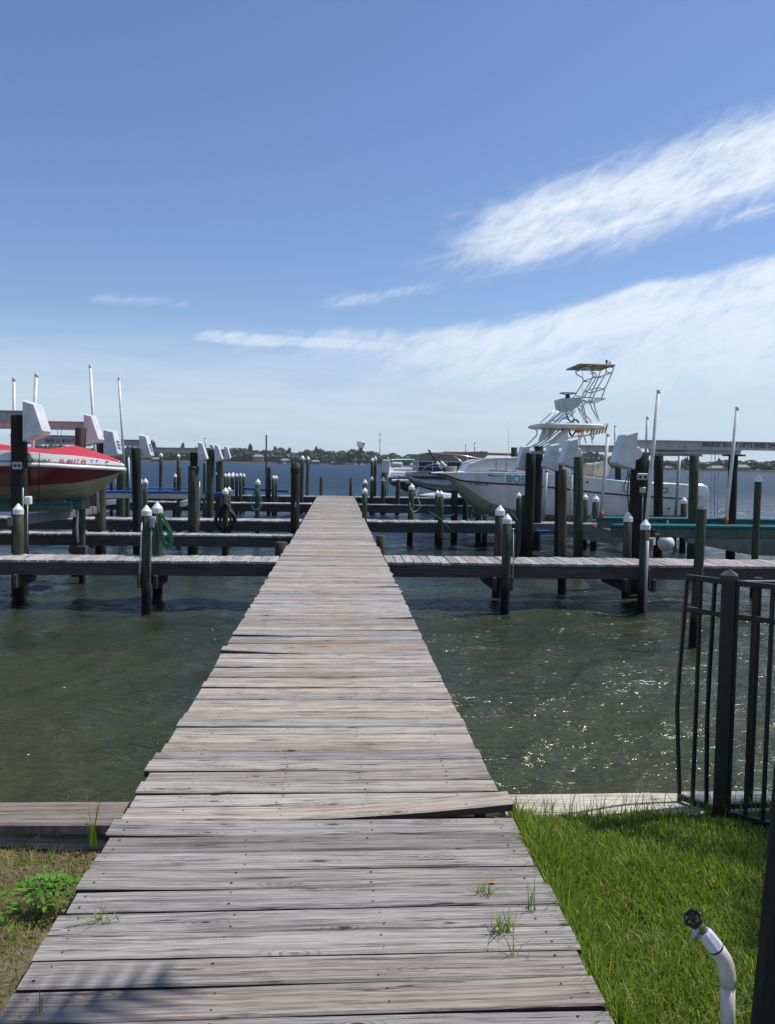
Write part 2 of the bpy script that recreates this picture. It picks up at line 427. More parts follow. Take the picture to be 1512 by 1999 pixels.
# ---------------------------------------------------------------- light and sky
SUN_EL = R(60); SUN_AZ = R(90-13)      # azimuth clockwise from +Y (dock direction)
sd = Vector((math.sin(SUN_AZ)*math.cos(SUN_EL), math.cos(SUN_AZ)*math.cos(SUN_EL), math.sin(SUN_EL)))
sl = bpy.data.lights.new('sun', 'SUN'); sl.energy = 4.3; sl.angle = R(.53); sl.color = (1, .945, .87)
so = bpy.data.objects.new('sun', sl); COL.objects.link(so); so.rotation_euler = (-sd).to_track_quat('-Z', 'Y').to_euler()
w = bpy.data.worlds.new('World'); scene.world = w; w.use_nodes = True
nt = w.node_tree; nt.nodes.clear(); t = NT(nt)
sky = t.n('ShaderNodeTexSky'); sky.sky_type = 'NISHITA'; sky.sun_disc = False
sky.sun_elevation = SUN_EL; sky.sun_rotation = SUN_AZ; sky.air_density = 1.0; sky.dust_density = .6; sky.ozone_density = 3.2
gen = t.n('ShaderNodeTexCoord').outputs['Generated']
sp = t.n('ShaderNodeSeparateXYZ'); t.link(gen, sp.inputs[0]); dx, dy, dz = sp.outputs
az = t.math('ARCTAN2', dx, dy)
el = t.math('DIVIDE', dz, t.math('SQRT', t.math('ADD', t.math('MULTIPLY', dx, dx), t.math('MULTIPLY', dy, dy))))
cv = t.n('ShaderNodeCombineXYZ'); t.link(az, cv.inputs[0]); t.link(el, cv.inputs[1])
# wind-combed coordinates: clouds run up to the right
rot = t.n('ShaderNodeVectorRotate'); rot.inputs['Angle'].default_value = R(-16); rot.rotation_type = 'Z_AXIS'; t.link(cv.outputs[0], rot.inputs['Vector'])
big = t.noise(t.vmul(rot.outputs[0], (3.0, 9, 1)), 1, 5, .6, .3)
streak = t.noise(t.vmul(rot.outputs[0], (9, 34, 1)), 1, 8, .68, .9)
rot2 = t.n('ShaderNodeVectorRotate'); rot2.inputs['Angle'].default_value = R(-38); rot2.rotation_type = 'Z_AXIS'; t.link(cv.outputs[0], rot2.inputs['Vector'])
rip = t.noise(t.vmul(rot2.outputs[0], (30, 90, 1)), 1, 5, .6, .8)
flat = t.noise(t.vmul(cv.outputs[0], (7, 60, 1)), 1, 6, .6, .4)
tex = t.math('ADD', t.math('MULTIPLY', streak, .52), t.math('ADD', t.math('MULTIPLY', big, .30), t.math('MULTIPLY', rip, .30)))   # mean ~.56
def line(a0, e0, a1, e1):
    k = (e1-e0)/(a1-a0); return t.math('ADD', t.math('MULTIPLY', az, k), e0-k*a0)
def band(center, half, fade, wob=.03):
    d = t.math('ABSOLUTE', t.math('SUBTRACT', el, t.math('ADD', center, t.math('MULTIPLY', t.math('SUBTRACT', big, .5), wob))))
    return t.mr(d, t.math('ADD', half, fade), t.math('SUBTRACT', half, t.math('MULTIPLY', half, .6)))
# long upper streak
c1 = t.math('ADD', line(.118, .252, .48, .338), 0)
half1 = t.mr(az, .05, .5, .022, .040, False)
b1 = t.math('MULTIPLY', band(c1, half1, .045, .07), t.mr(az, .0, .22))
b1 = t.math('MULTIPLY', b1, t.mr(az, .95, .7))
# thin tail of the upper streak
b1b = t.math('MULTIPLY', t.math('MULTIPLY', band(line(-.05, .178, .12, .212), .004, .012), t.mr(az, -.06, 0)), t.mr(az, .17, .1, 0, .55))
# broad lower bank widening to the right
top = t.math('ADD', line(-.19, .150, .14, .160), t.math('MULTIPLY', t.mr(az, .1, .5), .060))
top = t.math('ADD', top, t.math('MULTIPLY', t.math('SUBTRACT', big, .5), .05))
b2 = t.math('MULTIPLY', t.mr(el, t.math('ADD', top, .014), t.math('SUBTRACT', top, .012)), t.mr(el, .035, .105, .55, 1))
b2 = t.math('MULTIPLY', b2, t.mr(az, -.26, .18, .25, 1.0, False))
b3 = t.math('MULTIPLY', t.math('MULTIPLY', band(line(-.3, .178, -.15, .178), .003, .012), t.mr(az, -.32, -.26)), t.mr(az, -.14, -.2, 0, .5))
b4 = t.math('MULTIPLY', t.mr(az, .36, .46), band(line(.4, .262, .5, .285), .004, .02))
hi = t.math('MULTIPLY', t.mr(az, -.36, -.4), band(line(-.5, .55, -.3, .50), .01, .02))
def thr(mask, lo, hi_, amt): return t.math('MULTIPLY', t.mr(t.math('ADD', tex, t.math('MULTIPLY', t.math('SUBTRACT', mask, 1), .35)), lo, hi_), t.math('MULTIPLY', mask, amt))
cl = t.math('MAXIMUM', thr(b1, .25, .68, 1.0), thr(b2, .24, .66, .92))
cl = t.math('MAXIMUM', cl, thr(b3, .26, .6, .9)); cl = t.math('MAXIMUM', cl, thr(b1b, .26, .58, .9)); cl = t.math('MAXIMUM', cl, thr(b4, .38, .66, .7)); cl = t.math('MAXIMUM', cl, thr(hi, .4, .7, .4))
# generic wisps over the rest of the sky
gen_w = t.math('MULTIPLY', t.mr(t.math('ABSOLUTE', az), .75, 1.1), t.mr(tex, .55, .8, 0, .5)); cl = t.math('MAXIMUM', cl, gen_w)
b5 = t.math('MULTIPLY', t.math('MULTIPLY', band(line(-.2, .143, .1, .137), .006, .010, .01), t.mr(az, -.24, -.12)), t.mr(az, .3, .1, 0, .9)); cl = t.math('MAXIMUM', cl, thr(b5, .30, .6, .8))
b6 = t.math('MULTIPLY', t.math('MULTIPLY', band(line(-.1, .106, .1, .108), .003, .008, .01), t.mr(az, -.12, -.02)), t.mr(az, .3, .1, 0, .8)); cl = t.math('MAXIMUM', cl, thr(b6, .3, .62, .6))
# low flat veils close to the horizon
veil = t.math('MULTIPLY', t.mr(el, .18, .02, 0, .92), t.mr(flat, .25, .65, .5, 1))
cl = t.math('MAXIMUM', cl, veil)
skyc = t.mix(1, sky.outputs[0], (.92, .98, 1.13), 'MULTIPLY')
cloudc = t.mix(t.mr(el, .02, .2), (5.2, 6.4, 7.6), (7.4, 8.0, 8.8))
colr = t.mix(cl, skyc, cloudc)
bg = t.n('ShaderNodeBackground'); t.link(colr, bg.inputs[0]); bg.inputs[1].default_value = .108
wo = t.n('ShaderNodeOutputWorld'); t.link(bg.outputs[0], wo.inputs[0])
scene.view_settings.view_transform = 'Standard'; scene.view_settings.look = 'None'
scene.view_settings.exposure = .10; scene.view_settings.gamma = 1
scene.render.engine = 'CYCLES'
scene.cycles.max_bounces = 8; scene.cycles.transparent_max_bounces = 8

# ---------------------------------------------------------------- water
def make_water():
    rng = np.random.RandomState(3)
    ys = [3.2]
    while ys[-1] < 75: ys.append(ys[-1]*1.0068)
    while ys[-1] < 1500: ys.append(ys[-1]*1.06)
    ys = np.array(ys)
    u = np.concatenate([[-6, -3, -2, -1.5, -1.2, -1.0, -.85], np.linspace(-.75, .75, 430), [.85, 1.0, 1.2, 1.5, 2, 3, 6]])
    U, Y = np.meshgrid(u, ys); X = U*Y
    Z = np.zeros_like(X)
    for i in range(72):
        L = .13*(2.6/.13)**rng.rand(); k = 2*math.pi/L
        a = rng.normal(math.pi*.5+.35, .75); amp = .0086*L**.80*rng.uniform(.5, 1.2)
        ph = rng.rand()*6.28; mod = .6+.4*np.sin(X*.31*rng.rand()+Y*.23*rng.rand()+ph)
        att = 1/(1+(Y*.0068/(L*.22))**4)
        q = k*(X*math.cos(a)+Y*math.sin(a))+ph
        Z += amp*att*mod*(1-2*np.abs(np.sin(q/2)))*.9
    Z *= np.clip((Y-3.2)/1.5, .35, 1)
    n0, n1 = X.shape
    co = np.stack([X, Y, Z+WZ], -1).reshape(-1, 3).astype(np.float32)
    idx = np.arange(n0*n1).reshape(n0, n1)
    q = np.stack([idx[:-1, :-1], idx[:-1, 1:], idx[1:, 1:], idx[1:, :-1]], -1).reshape(-1, 4)
    me = bpy.data.meshes.new('water'); me.vertices.add(len(co)); me.vertices.foreach_set('co', co.ravel())
    me.loops.add(q.size); me.loops.foreach_set('vertex_index', q.ravel().astype(np.int32))
    me.polygons.add(len(q)); me.polygons.foreach_set('loop_start', np.arange(0, q.size, 4, dtype=np.int32)); me.polygons.foreach_set('loop_total', np.full(len(q), 4, dtype=np.int32))
    me.update(); me.validate(); me.polygons.foreach_set('use_smooth', np.ones(len(me.polygons), dtype=bool))
    me.materials.append(M['water']); o = bpy.data.objects.new('water', me); COL.objects.link(o); tag(o, kind='structure')
make_water()

# ---------------------------------------------------------------- near land
WALLY = lambda x: 3.697+.003*x       # near edge of the seawall cap
def grid(name, mat, x0, x1, nx, y0, y1, ny, zf, yf=None):
    mb = MB()
    for j in range(ny+1):
        for i in range(nx+1):
            x = lerp(x0, x1, i/nx); ya = yf(x) if yf else y1; y = lerp(y0, ya, (j/ny)); mb.v.append((x, y, zf(x, y)))
    for j in range(ny):
        for i in range(nx):
            a = j*(nx+1)+i; mb.face((a, a+1, a+nx+2, a+nx+1), 0, True)
    o = mb.build(name, mat); tag(o, kind='structure'); return o
def gz(x, y):
    n = mnoise.noise(Vector((x*1.1, y*1.1, 0)))*.03+mnoise.noise(Vector((x*5, y*5, 3)))*.012
    if x > .5: return -.085+n*.5
    k = min(1, max(0, (3.75-y)/1.5)); s = k*k*(3-2*k)
    dip = lerp(-.215, -.075, s)
    if x < -1.15: dip += .06*min(1, (-1.15-x)/.6)*(1-s)
    if -.9 < x < .9: dip = -.30
    return dip+n
grid('ground', 'soil', -9, 9, 300, 1.2, 3.8, 70, gz, lambda x: WALLY(x)+.02)
grid('ground', 'soil', -60, 60, 30, -60, 1.2, 30, lambda x, y: -.10)
mb = MB()      # fill behind the wall, left and right beyond the fine sheet
mb.box((-34.5, 1.5, -1.4), (51, 4.2, 2.6)); mb.box((34.5, 1.5, -1.4), (51, 4.2, 2.6)); tag(mb.build('ground', 'soil'), kind='structure')

def seawall(side):
    x0, x1 = (-.845, -60) if side < 0 else (.865, 60)
    lab = 'low timber seawall with weathered grey brown cap board left of the walkway' if side < 0 else 'low timber seawall with pale cap board between the lawn and the water'
    t_ = thing('seawall', lab, 'seawall', ((x0), WALLY(x0), -1.2))
    zt = -.085 if side < 0 else -.07
    m = 'seawall_old' if side < 0 else 'seawall'
    mb = MB(); L = [x0, x0+side*(2.05 if side < 0 else .92), x0+side*4.5, x0+side*9, x1]
    for a, b in zip(L[:-1], L[1:]):
        ln = abs(b-a)-.006; c = (a+b)/2
        ya = WALLY(c)+.125+ (0 if abs(c) < 10 else 0)
        mb.plank((c, ya, zt+rnd.uniform(-.004, .004)), ln, .25, .045, 'X', 10 if ln < 10 else 2, 0, lambda s: .0015*math.sin(s*9), 0)
    mb.build('cap_board', m, t_)
    mb = MB()
    for z in (-.24, -.47):
        timber(mb, (x0, WALLY(x0)+.10, z), (x1, WALLY(x1)+.10, z), .07, .20)
    timber(mb, (x0, WALLY(x0)+.17, -.8), (x1, WALLY(x1)+.17, -.8), .05, 1.3)
    mb.build('wall_board', 'seawall_old' if side < 0 else 'fascia', t_)
seawall(-1); seawall(1)

# ---------------------------------------------------------------- boardwalk on land and main dock
def nails(mb, x, y, z, yaw=0):
    for dx_, dy_ in ((rnd.uniform(-.02, .02), -.036), (rnd.uniform(-.02, .02), .034)):
        if rnd.random() < .12: continue
        px, py = x+dx_+rnd.uniform(-.006, .006), y+dy_+rnd.uniform(-.008, .008); r = rnd.uniform(.0022, .0046); o = len(mb.v)
        for k in range(7):
            a = k*2*math.pi/7; mb.v.append((px+r*math.cos(a)*1.25, py+r*math.sin(a), z+.0022))
        mb.face([o+k for k in range(7)], 1)
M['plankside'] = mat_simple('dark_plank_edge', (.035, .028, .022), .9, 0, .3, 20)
bw = thing('boardwalk', 'weathered grey plank boardwalk on land leading to the dock in the foreground', 'boardwalk', (0, 1.5, -.1))
mb = MB(); y = 3.52
i = 0
while y > -2.5:
    W = .1405 if i else .150
    yaw = .0; 
    if y < 3.3: yaw = .006+.006*math.sin(i*1.7)
    xl = -.845+rnd.uniform(-.012, .012); xr = .858+rnd.uniform(-.012, .012)
    if i in (0,): xl -= .02
    lift = rnd.uniform(-.003, .003); c = rnd.uniform(-.5, .5)
    wf = lambda s, c=c: .005*c*s+.006*abs(c)*s*s
    if i == 0: wf = lambda s: .022*max(0, -s-.1)**1.3*2
    if i == 3: wf = lambda s: .05*max(0, -s-.15)**1.5
    if i == 9: wf = lambda s: -.02*max(0, s-.1)
    mb.plank(((xl+xr)/2, y-W/2, lift), xr-xl, W-rnd.uniform(.004, .011), .036, 'X', 16, yaw, wf, side=2)
    for nx in (-.79, -.28, .22, .77): nails(mb, nx, y-W/2+nx*yaw, lift+wf(nx/1.7)+.0005)
    y -= W; i += 1
mb.build('decking', ['boardwalk', 'nail', 'plankside'], bw)
mb = MB()
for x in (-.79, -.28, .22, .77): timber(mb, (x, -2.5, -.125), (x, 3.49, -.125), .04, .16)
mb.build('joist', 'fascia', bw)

dk = thing('dock', 'long narrow weathered wooden dock running straight out over the water', 'dock', (0, 3.7, WZ))
mb = MB(); y = 3.53; i = 0; END = 37.3
special = {0: ('R', .062), 22: ('L', .035), 33: ('R', .026), 16: ('R', .012), 5: ('R', .010), 27: ('L', .014), 48: ('R', .02)}
while y < END:
    W = rnd.choice((.139, .141, .137, .142)); hw = .842 if y < 5 else (.836 if y < 15 else .812)
    jit = .006 if y < 8 else .010
    xl = -hw+rnd.uniform(-jit, jit); xr = hw+rnd.uniform(-jit, jit)
    if rnd.random() < .06: xr += .02
    if i == 4 or i == 5: xl -= .03
    if i == 0: xr = .858; 
    lift = rnd.uniform(-.004, .005); c = rnd.uniform(-1, 1)
    if i in special:
        sd_, am = special[i]; s0 = 1 if sd_ == 'R' else -1
        wf = lambda s, s0=s0, am=am: am*max(0, s*s0+.15)**1.8/(.65**1.8)
    else: wf = lambda s, c=c: .008*c*s+.010*abs(c)*s*s
    seg = 14 if y < 10 else 6
    mb.plank(((xl+xr)/2, y+W/2, lift), xr-xl, W-rnd.uniform(.005, .013), .036, 'X', seg, rnd.uniform(-.003, .003), wf, side=2)
    if y < 22:
        for nx in (-.62, -.17, .21, .63): nails(mb, nx+.015*math.sin(y*.8), y+W/2, lift+wf(nx/1.68)+.0005)
    y += W; i += 1
mb.build('decking', ['deck', 'nail', 'plankside'], dk)
mb = MB()
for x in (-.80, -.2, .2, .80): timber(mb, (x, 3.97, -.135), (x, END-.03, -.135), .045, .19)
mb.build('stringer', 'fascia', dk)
for y in [4.6+2.9*k for k in range(11)]:
    for x in (-.62, .62): mb = MB(); mb.lathe([(.1, -2.2), (.1, -.24)], (x, y, 0), 12); mb.build('support_pile', 'pile_dark', dk)
    mb = MB(); timber(mb, (-.78, y-.13, -.30), (.78, y-.13, -.30), .05, .14); mb.build('cap_beam', 'fascia', dk)

# ---------------------------------------------------------------- finger piers
def pier(side, yf0, yf1, W, xin, xout, label, deep=.19, beams=(), z=0.0, sag=0):
    """front edge runs from yf0 (at the dock) to yf1 (far end)"""
    t_ = thing('finger_pier', label, 'pier', (side*abs(xin), (yf0+W/2), WZ))
    mb = MB(); L = abs(xout-xin); n = int(L/.142); yaw = math.atan2((yf1-yf0), (xout-xin))*1
    for i in range(n):
        x = xin+side*(i+.5)*.142; fy = lerp(yf0, yf1, (i+.5)/n)
        ln = W+rnd.uniform(-.012, .018); zz = z+rnd.uniform(-.004, .004)
        c = rnd.uniform(-1, 1)
        mb.plank((x, fy+W/2-rnd.uniform(0, .02), zz), ln, .133, .036, 'Y', 3, rnd.uniform(-.008, .008), lambda s, c=c: .012*c*s*s+.004*c*s)
    mb.build('decking', 'pier', t_)
    for dy_ in (.03, W-.03):
        mb = MB(); x = xin; k = 0
        while abs(x-xin) < L-.1:
            ln = min(rnd.choice((3.6, 4.8, 4.2)), L-abs(x-xin)); xe = x+side*ln
            a = lerp(yf0, yf1, abs(x-xin)/L); b = lerp(yf0, yf1, abs(xe-xin)/L)
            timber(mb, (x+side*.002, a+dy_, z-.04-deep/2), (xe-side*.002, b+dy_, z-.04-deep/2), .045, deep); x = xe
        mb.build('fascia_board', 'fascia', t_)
    for bx in beams:
        mb = MB(); fy = lerp(yf0, yf1, abs(bx-xin)/L)
        timber(mb, (bx, fy-.10, z-.04-deep-.085), (bx, fy+W+.10, z-.04-deep-.085), .055, .20)
        mb.build('cap_beam', 'fascia', t_)
    return t_
XL = lambda px, d: P(px, 1000, d).x
pier(-1, 12.72, 12.66, .75, -.85, -9, 'nearest finger pier on the left, pale planks over a dark beam', beams=(XL(275, 12.5), XL(299, 12.5), XL(22, 12.5)))
pier(1, 12.78, 12.50, .95, .85, 12, 'nearest finger pier on the right, broad pale planks over a dark beam', beams=(XL(965, 12.8), XL(998, 12.8), XL(1218, 12.8), XL(1272, 12.8)))
pier(-1, 17.1, 17.1, .5, -.85, -12, 'second finger pier on the left, behind the nearest one', deep=.20)
pier(-1, 21.3, 21.3, .85, -.85, -14, 'third finger pier on the left, behind the hanging black hose coil', deep=.24)
pier(-1, 30.0, 30.0, .8, -.85, -18, 'fourth finger pier on the left, just before the end of the dock', deep=.26)
pier(-1, 36.2, 36.2, .85, -.85, -10, 'farthest finger pier on the left, at the dock end', deep=.26)
pier(1, 21.5, 21.5, .8, .85, 14, 'second finger pier on the right, in front of the white fishing boat', deep=.24)
pier(1, 30.1, 30.1, .5, .85, 12, 'third finger pier on the right, in front of the small navy boat', deep=.26)
pier(1, 36.3, 36.3, .8, .85, 5.2, 'farthest finger pier on the right, in front of the white runabout', deep=.38)
# ---------------------------------------------------------------- pilings
def piling(label, px, py, Y, wpx, pb=None, cap=True, mat='pile_green', flat=None, group=None, extra=None, cone=False, rad=None, base=-1.7):
    """px,py = image spot of the top at distance Y; pb = (px,py) of a lower point on the axis"""
    if Y > 20.5: Y *= 1.03
    elif 17.5 < Y < 18.05: Y = 18.05
    top = P(px, py, Y); low = P(*pb, Y) if pb else P(px-(py and (1100-py)*.0157+(px-756)*.004*(1100-py)/100), 1100, Y)
    r = rad or wpx*Y/F/2
    d = (top-low); d = d/d.z
    bot = top+d*(base-top.z)
    t_ = thing('piling', label, 'piling', tuple(bot), group)
    capH = (r*1.05 if cap else 0)
    zt = top.z-(r*1.45 if cap else 0)
    mb = MB(); n = 14; o = 0; H = zt-base; rows = max(4, int(H/.35)); sd_ = rnd.random()*50
    rr = lambda a, z: r*(1+.035*mnoise.noise(Vector((math.cos(a)*.8+sd_, math.sin(a)*.8, z*.7)))+.03*mnoise.noise(Vector((math.cos(a)*2.5+sd_, math.sin(a)*2.5, z*3)))+.03*(zt-z)/3)
    zs = [base+H*i/rows for i in range(rows+1)]
    if not cap: zs += [zt+.012]
    for i, z in enumerate(zs):
        c = top+d*(z-top.z); k = 1 if i <= rows else .86
        for j in range(n):
            a = 2*math.pi*j/n; q = rr(a, z)*k; mb.v.append((c.x+q*math.cos(a), c.y+q*math.sin(a), z))
    for i in range(len(zs)-1):
        for j in range(n):
            l = (j+1) % n; mb.face((i*n+j, i*n+l, (i+1)*n+l, (i+1)*n+j), 0, True)
    mb.face([(len(zs)-1)*n+j for j in range(n)], 0)
    mb.build('post', mat, t_)
    if cap:
        mb = MB(); rc = r*1.09
        mb.lathe([(rc, zt-.75*r), (rc, zt+.25*r), (rc*.93, zt+.36*r), (rc*.12, top.z), (.001, top.z+.003)], (top.x, top.y, 0), 16, sm=False)
        mb.build('cap', 'cap', t_)
    if cone:
        mb = MB(); mb.lathe([(r*1.12, zt-.10), (r*1.12, zt-.02), (r*1.0, zt), (.01, zt+r*1.3)], (top.x, top.y, 0), 16, sm=False); mb.build('cone_cap', 'pile_dark', t_)
    t_['zt'] = zt
    return t_
PL = piling
# left side
pA = PL('white capped piling in front of the nearest left pier, with a pale conduit', 285.5, 986, 12.35, 18.5, (285, 1180))
pB = PL('white capped piling behind the nearest left pier, beside a green hose', 306.5, 980, 13.45, 19.5, (307, 1165))
pC = PL('white capped piling at the left edge of the nearest left pier', 35, 983, 13.35, 18.5, (36, 1170))
pD = PL('thick dark lift piling at the far left, with outlet boxes', 37, 812, 13.9, 24, (38, 1080), False, 'pile_dark', rad=.125)
PL('slim green piling beside the thick dark lift piling at far left', 48.5, 880, 14.2, 10, (50, 1085), False, 'pile_green')
pE = PL('lift piling below the bow of the red boat, carrying a white motor cover', 157, 836, 16.1, 20, (150, 1085), False, 'pile_brown', rad=.10)
PL('green piling topped by the teal bunk end, behind the nearest left pier', 160, 990, 15.2, 12, (160, 1085), False)
PL('dark lift piling right behind the bow of the red boat', 195, 866, 17.6, 20, (196, 1085), False, 'pile_brown')
PL('pale brown piling under the red bow, behind the third left pier', 181, 930, 22.0, 14, (179, 1000), False, 'pile_brown')
PL('dark lift piling between two white motor covers with blue stickers', 265, 876, 19.0, 18, (269, 1085), False, 'pile_dark')
PL('green lift piling behind the red bow tip', 237, 905, 22.4, 17, (235, 1000), False)
PL('slim green piling just right of the red bow tip', 249, 890, 24.0, 9, (248, 1000), False)
PL('slim dark piling standing left of the dark sticker-cover lift piling', 217, 925, 23.5, 6, (217, 1000), False, 'pile_dark')
pF = PL('piling with a small meter box, left of the tall open-water pilings', 283.5, 934, 21.6, 9.5, (282, 1010))
PL('tall white capped piling out beyond the blue bunks', 314, 884, 33.0, 6.5, (313, 960))
PL('tall white capped piling behind the flat topped brown one', 348, 886, 33.0, 6, (346, 960))
PL('small white capped piling beside the flat topped brown one', 342, 925, 31.0, 6.5, (341, 960))
PL('flat topped brown piling behind the third left pier', 349.5, 912, 22.0, 9.5, (349, 1000), False, 'pile_brown')
pG = PL('thick green lift piling with dark collar on the left', 377.5, 911, 19.9, 20.5, (376, 1080), False)
PL('narrow dark post standing on the collared lift piling', 378, 884, 20.0, 14, (378, 940), False, 'pile_dark', base=1.3)
pH = PL('thick green lift piling behind the third left pier', 411, 880, 24.5, 14.5, (409, 1000), False)
pI = PL('dark green lift piling beside the row of small capped pilings', 429, 900, 27.6, 15, (427, 1000), False)
PL('slim grey piling between two thick green lift pilings', 399, 905, 26.5, 6, (398, 1000), False)
pJ = PL('white capped piling wearing the hanging black hose coil', 439.5, 952, 19.8, 11.5, (439, 1060))
PL('white capped piling just behind the black hose coil', 446.5, 950, 21.8, 8, (446, 1060))
g8 = 'cluster of small white capped pilings on the far left pier'
for k, (x, y_, d_) in enumerate(((439.5, 924, 33.2), (445, 925, 34), (447, 922.5, 35.9), (453, 925, 33.6), (454.5, 922, 36.2), (461.5, 924, 33.6), (469, 923.5, 33.6), (475.5, 924.5, 35.9))):
    PL('one of the small white capped pilings clustered on the far left pier', x, y_, d_, 5.8, (x-.3, 980), group=g8)
pK = PL('white capped piling hung with dark green ropes', 503, 935, 23.5, 9.5, (502, 1010))
PL('dark flat topped piling beside the tall green pole', 525, 913, 33.4, 7, (524, 980), False, 'pile_dark')
PL('left one of two touching white capped pilings near the far left pier', 533.5, 928, 33.4, 6.5, (533, 980))
PL('right one of two touching white capped pilings near the far left pier', 538.5, 928, 33.9, 6.5, (538, 980))
pM = PL('tall black piling with cone top, touching the left dock edge', 576, 913, 19.0, 17, (575, 1050), False, 'pile_dark', cone=True)
PL('slim brown flat topped piling behind the tall black one', 571.5, 901, 34.4, 8, (571, 980), False, 'pile_brown')
PL('tall white capped piling left of the dock end, larger one', 590, 889, 34.5, 7.6, (588, 980))
PL('tall white capped piling left of the dock end, slimmer one', 601, 891, 36.3, 6, (599, 966))
PL('short flat topped post at the left corner of the dock end', 626.7, 932, 36.2, 6.3, (626, 966), False, 'pile_brown')
PL('short flat topped post at the right corner of the dock end', 684.5, 932.5, 36.2, 6, (684, 966), False, 'pile_brown')
PL('stubby green piling head against the left dock edge', 548.5, 1059, 15.3, 24, None, False, base=-1.6)
PL('stubby green piling head against the right dock edge', 742.5, 1046, 16.0, 18.5, None, False, base=-1.6)
# right side
PL('white capped piling beside the right dock edge, behind the second pier', 711.8, 952, 22.2, 9.8, (711, 1010))
PL('white capped piling just behind the one at the right dock edge', 712.3, 936, 29.8, 8, (711, 980))
PL('short white capped piling at the end pier, below the two tall ones', 726, 930, 34.9, 7, (725, 966))
PL('left one of two tall white capped pilings right of the dock end', 726.5, 893.5, 36.4, 6.4, (725, 966))
PL('right one of two tall white capped pilings right of the dock end', 732.5, 891, 37.2, 6, (731, 966))
PL('white capped piling in front of the white runabout lift', 748, 931, 34.9, 7.5, (747, 966))
PL('flat topped piling carrying the white box shaped motor cover', 750, 905, 36.4, 10.5, (748, 966), False)
PL('flat topped grey brown piling before the white runabout stern', 777, 937, 34.6, 8.2, (775, 985), False, 'pile_brown')
pN = PL('white capped piling with pale dock lines before the pontoon boat', 803.5, 944, 22.0, 11, (801, 1012))
PL('front one of two touching white capped pilings at the second right pier', 860.5, 957.5, 20.7, 11, (858.5, 1070))
PL('rear one of two touching white capped pilings at the second right pier', 853.5, 956.5, 22.1, 9.5, (852.5, 1070))
PL('dark flat topped piling under the silver pontoon', 887, 958, 22.6, 13, (886, 1015), False, 'pile_dark')
PL('dark piling under the bow of the white fishing boat, cable wound', 908, 975, 27.6, 10, (907, 1015), False, 'pile_dark')
PL('green piling under the bow of the white fishing boat', 933, 995, 22.4, 12, (933, 1018), False)
PL('short square headed brown post on the second right pier', 947.5, 1006, 22.0, 11, (947, 1018), False, 'pile_brown')
pO = PL('white capped green piling in front of the nearest right pier, with hose bib', 990, 1003, 12.5, 17.6, (985, 1190))
pP = PL('white capped brown piling behind the nearest right pier, with black hoses', 976, 986, 13.95, 18.2, (969, 1160), mat='pile_brown')
pQ = PL('white capped piling with grey conduit in front of the nearest right pier', 1260, 1014, 12.5, 18.5, (1252, 1190))
PL('white capped brown piling behind the conduit piling on the right', 1226.3, 1000, 13.95, 17, (1221, 1160), mat='pile_brown')
pRr = PL('leaning flat topped piling standing before the nearest right pier', 1370, 995, 10.1, 19.5, (1353, 1265), False)
PL('white capped piling near the right edge of the picture', 1480, 926, 14.3, 13.5, (1473, 1090))
pS = PL('thick dark lift piling with outlet box at the right', 1250, 884, 14.3, 30, (1243, 1085), False, 'pile_dark', rad=.145)
PL('second dark lift piling touching the one with the outlet box', 1240, 884, 15.0, 16, (1232, 1085), False, 'pile_dark')
PL('dark wire hung lift piling behind the white guide pole', 1285.5, 890, 18.0, 18, (1284, 1050), False, 'pile_dark')
PL('green lift piling left of the big outboard engine', 1355, 890, 16.5, 18.5, (1350, 1090), False)
PL('dark lift piling under the end of the second lift beam, right', 1431, 890, 16.8, 18, (1425, 1090), False, 'pile_dark')
PL('left one of two white capped pilings behind the teal bunks', 1318, 965, 22.6, 8, (1316, 1040), False)
PL('white capped piling right of the buoy behind the teal bunks', 1335, 970, 21.4, 12, (1331, 1080))
PL('thick green lift piling carrying the third motor cover from left', 1129, 893, 16.9, 19, (1128, 1085), False)
PL('flat topped brown piling between two motor covers', 1098, 917, 14.4, 17, (1097, 1085), False, 'pile_brown')
PL('black lift piling behind the flat topped brown piling', 1091, 890, 19.4, 15, (1089, 1060), False, 'pile_dark')
PL('thick mottled lift piling carrying the leftmost right-hand motor cover', 1036, 885, 19.9, 19.5, (1030, 1080), False, 'pile_dark', rad=.12)
PL('dark lift piling with an eye bolt before the white hull', 1052, 872, 20.6, 17, (1046, 1080), False, 'pile_dark')
PL('left one of two grey capped pilings before the white hull', 1012.5, 961, 20.3, 10.5, (1011, 1070))
PL('right one of two grey capped pilings before the white hull', 1021.5, 968, 20.0, 9.5, (1018, 1075), False, 'pile_brown')
PL('left one of two white capped pilings before the stern quarter', 1142, 964, 21.6, 10.5, (1140, 1050))
PL('right one of two white capped pilings before the stern quarter', 1163, 966.5, 21.4, 12.5, (1158, 1060))
PL('tall green flat topped piling behind the cabin of the fishing boat', 1003.5, 874, 27.6, 12.5, (1003, 950), False)
PL('yellow green flat topped piling behind the big motor cover', 1206.5, 903, 27.8, 12.5, (1206, 950), False)

def rootof(p): return p
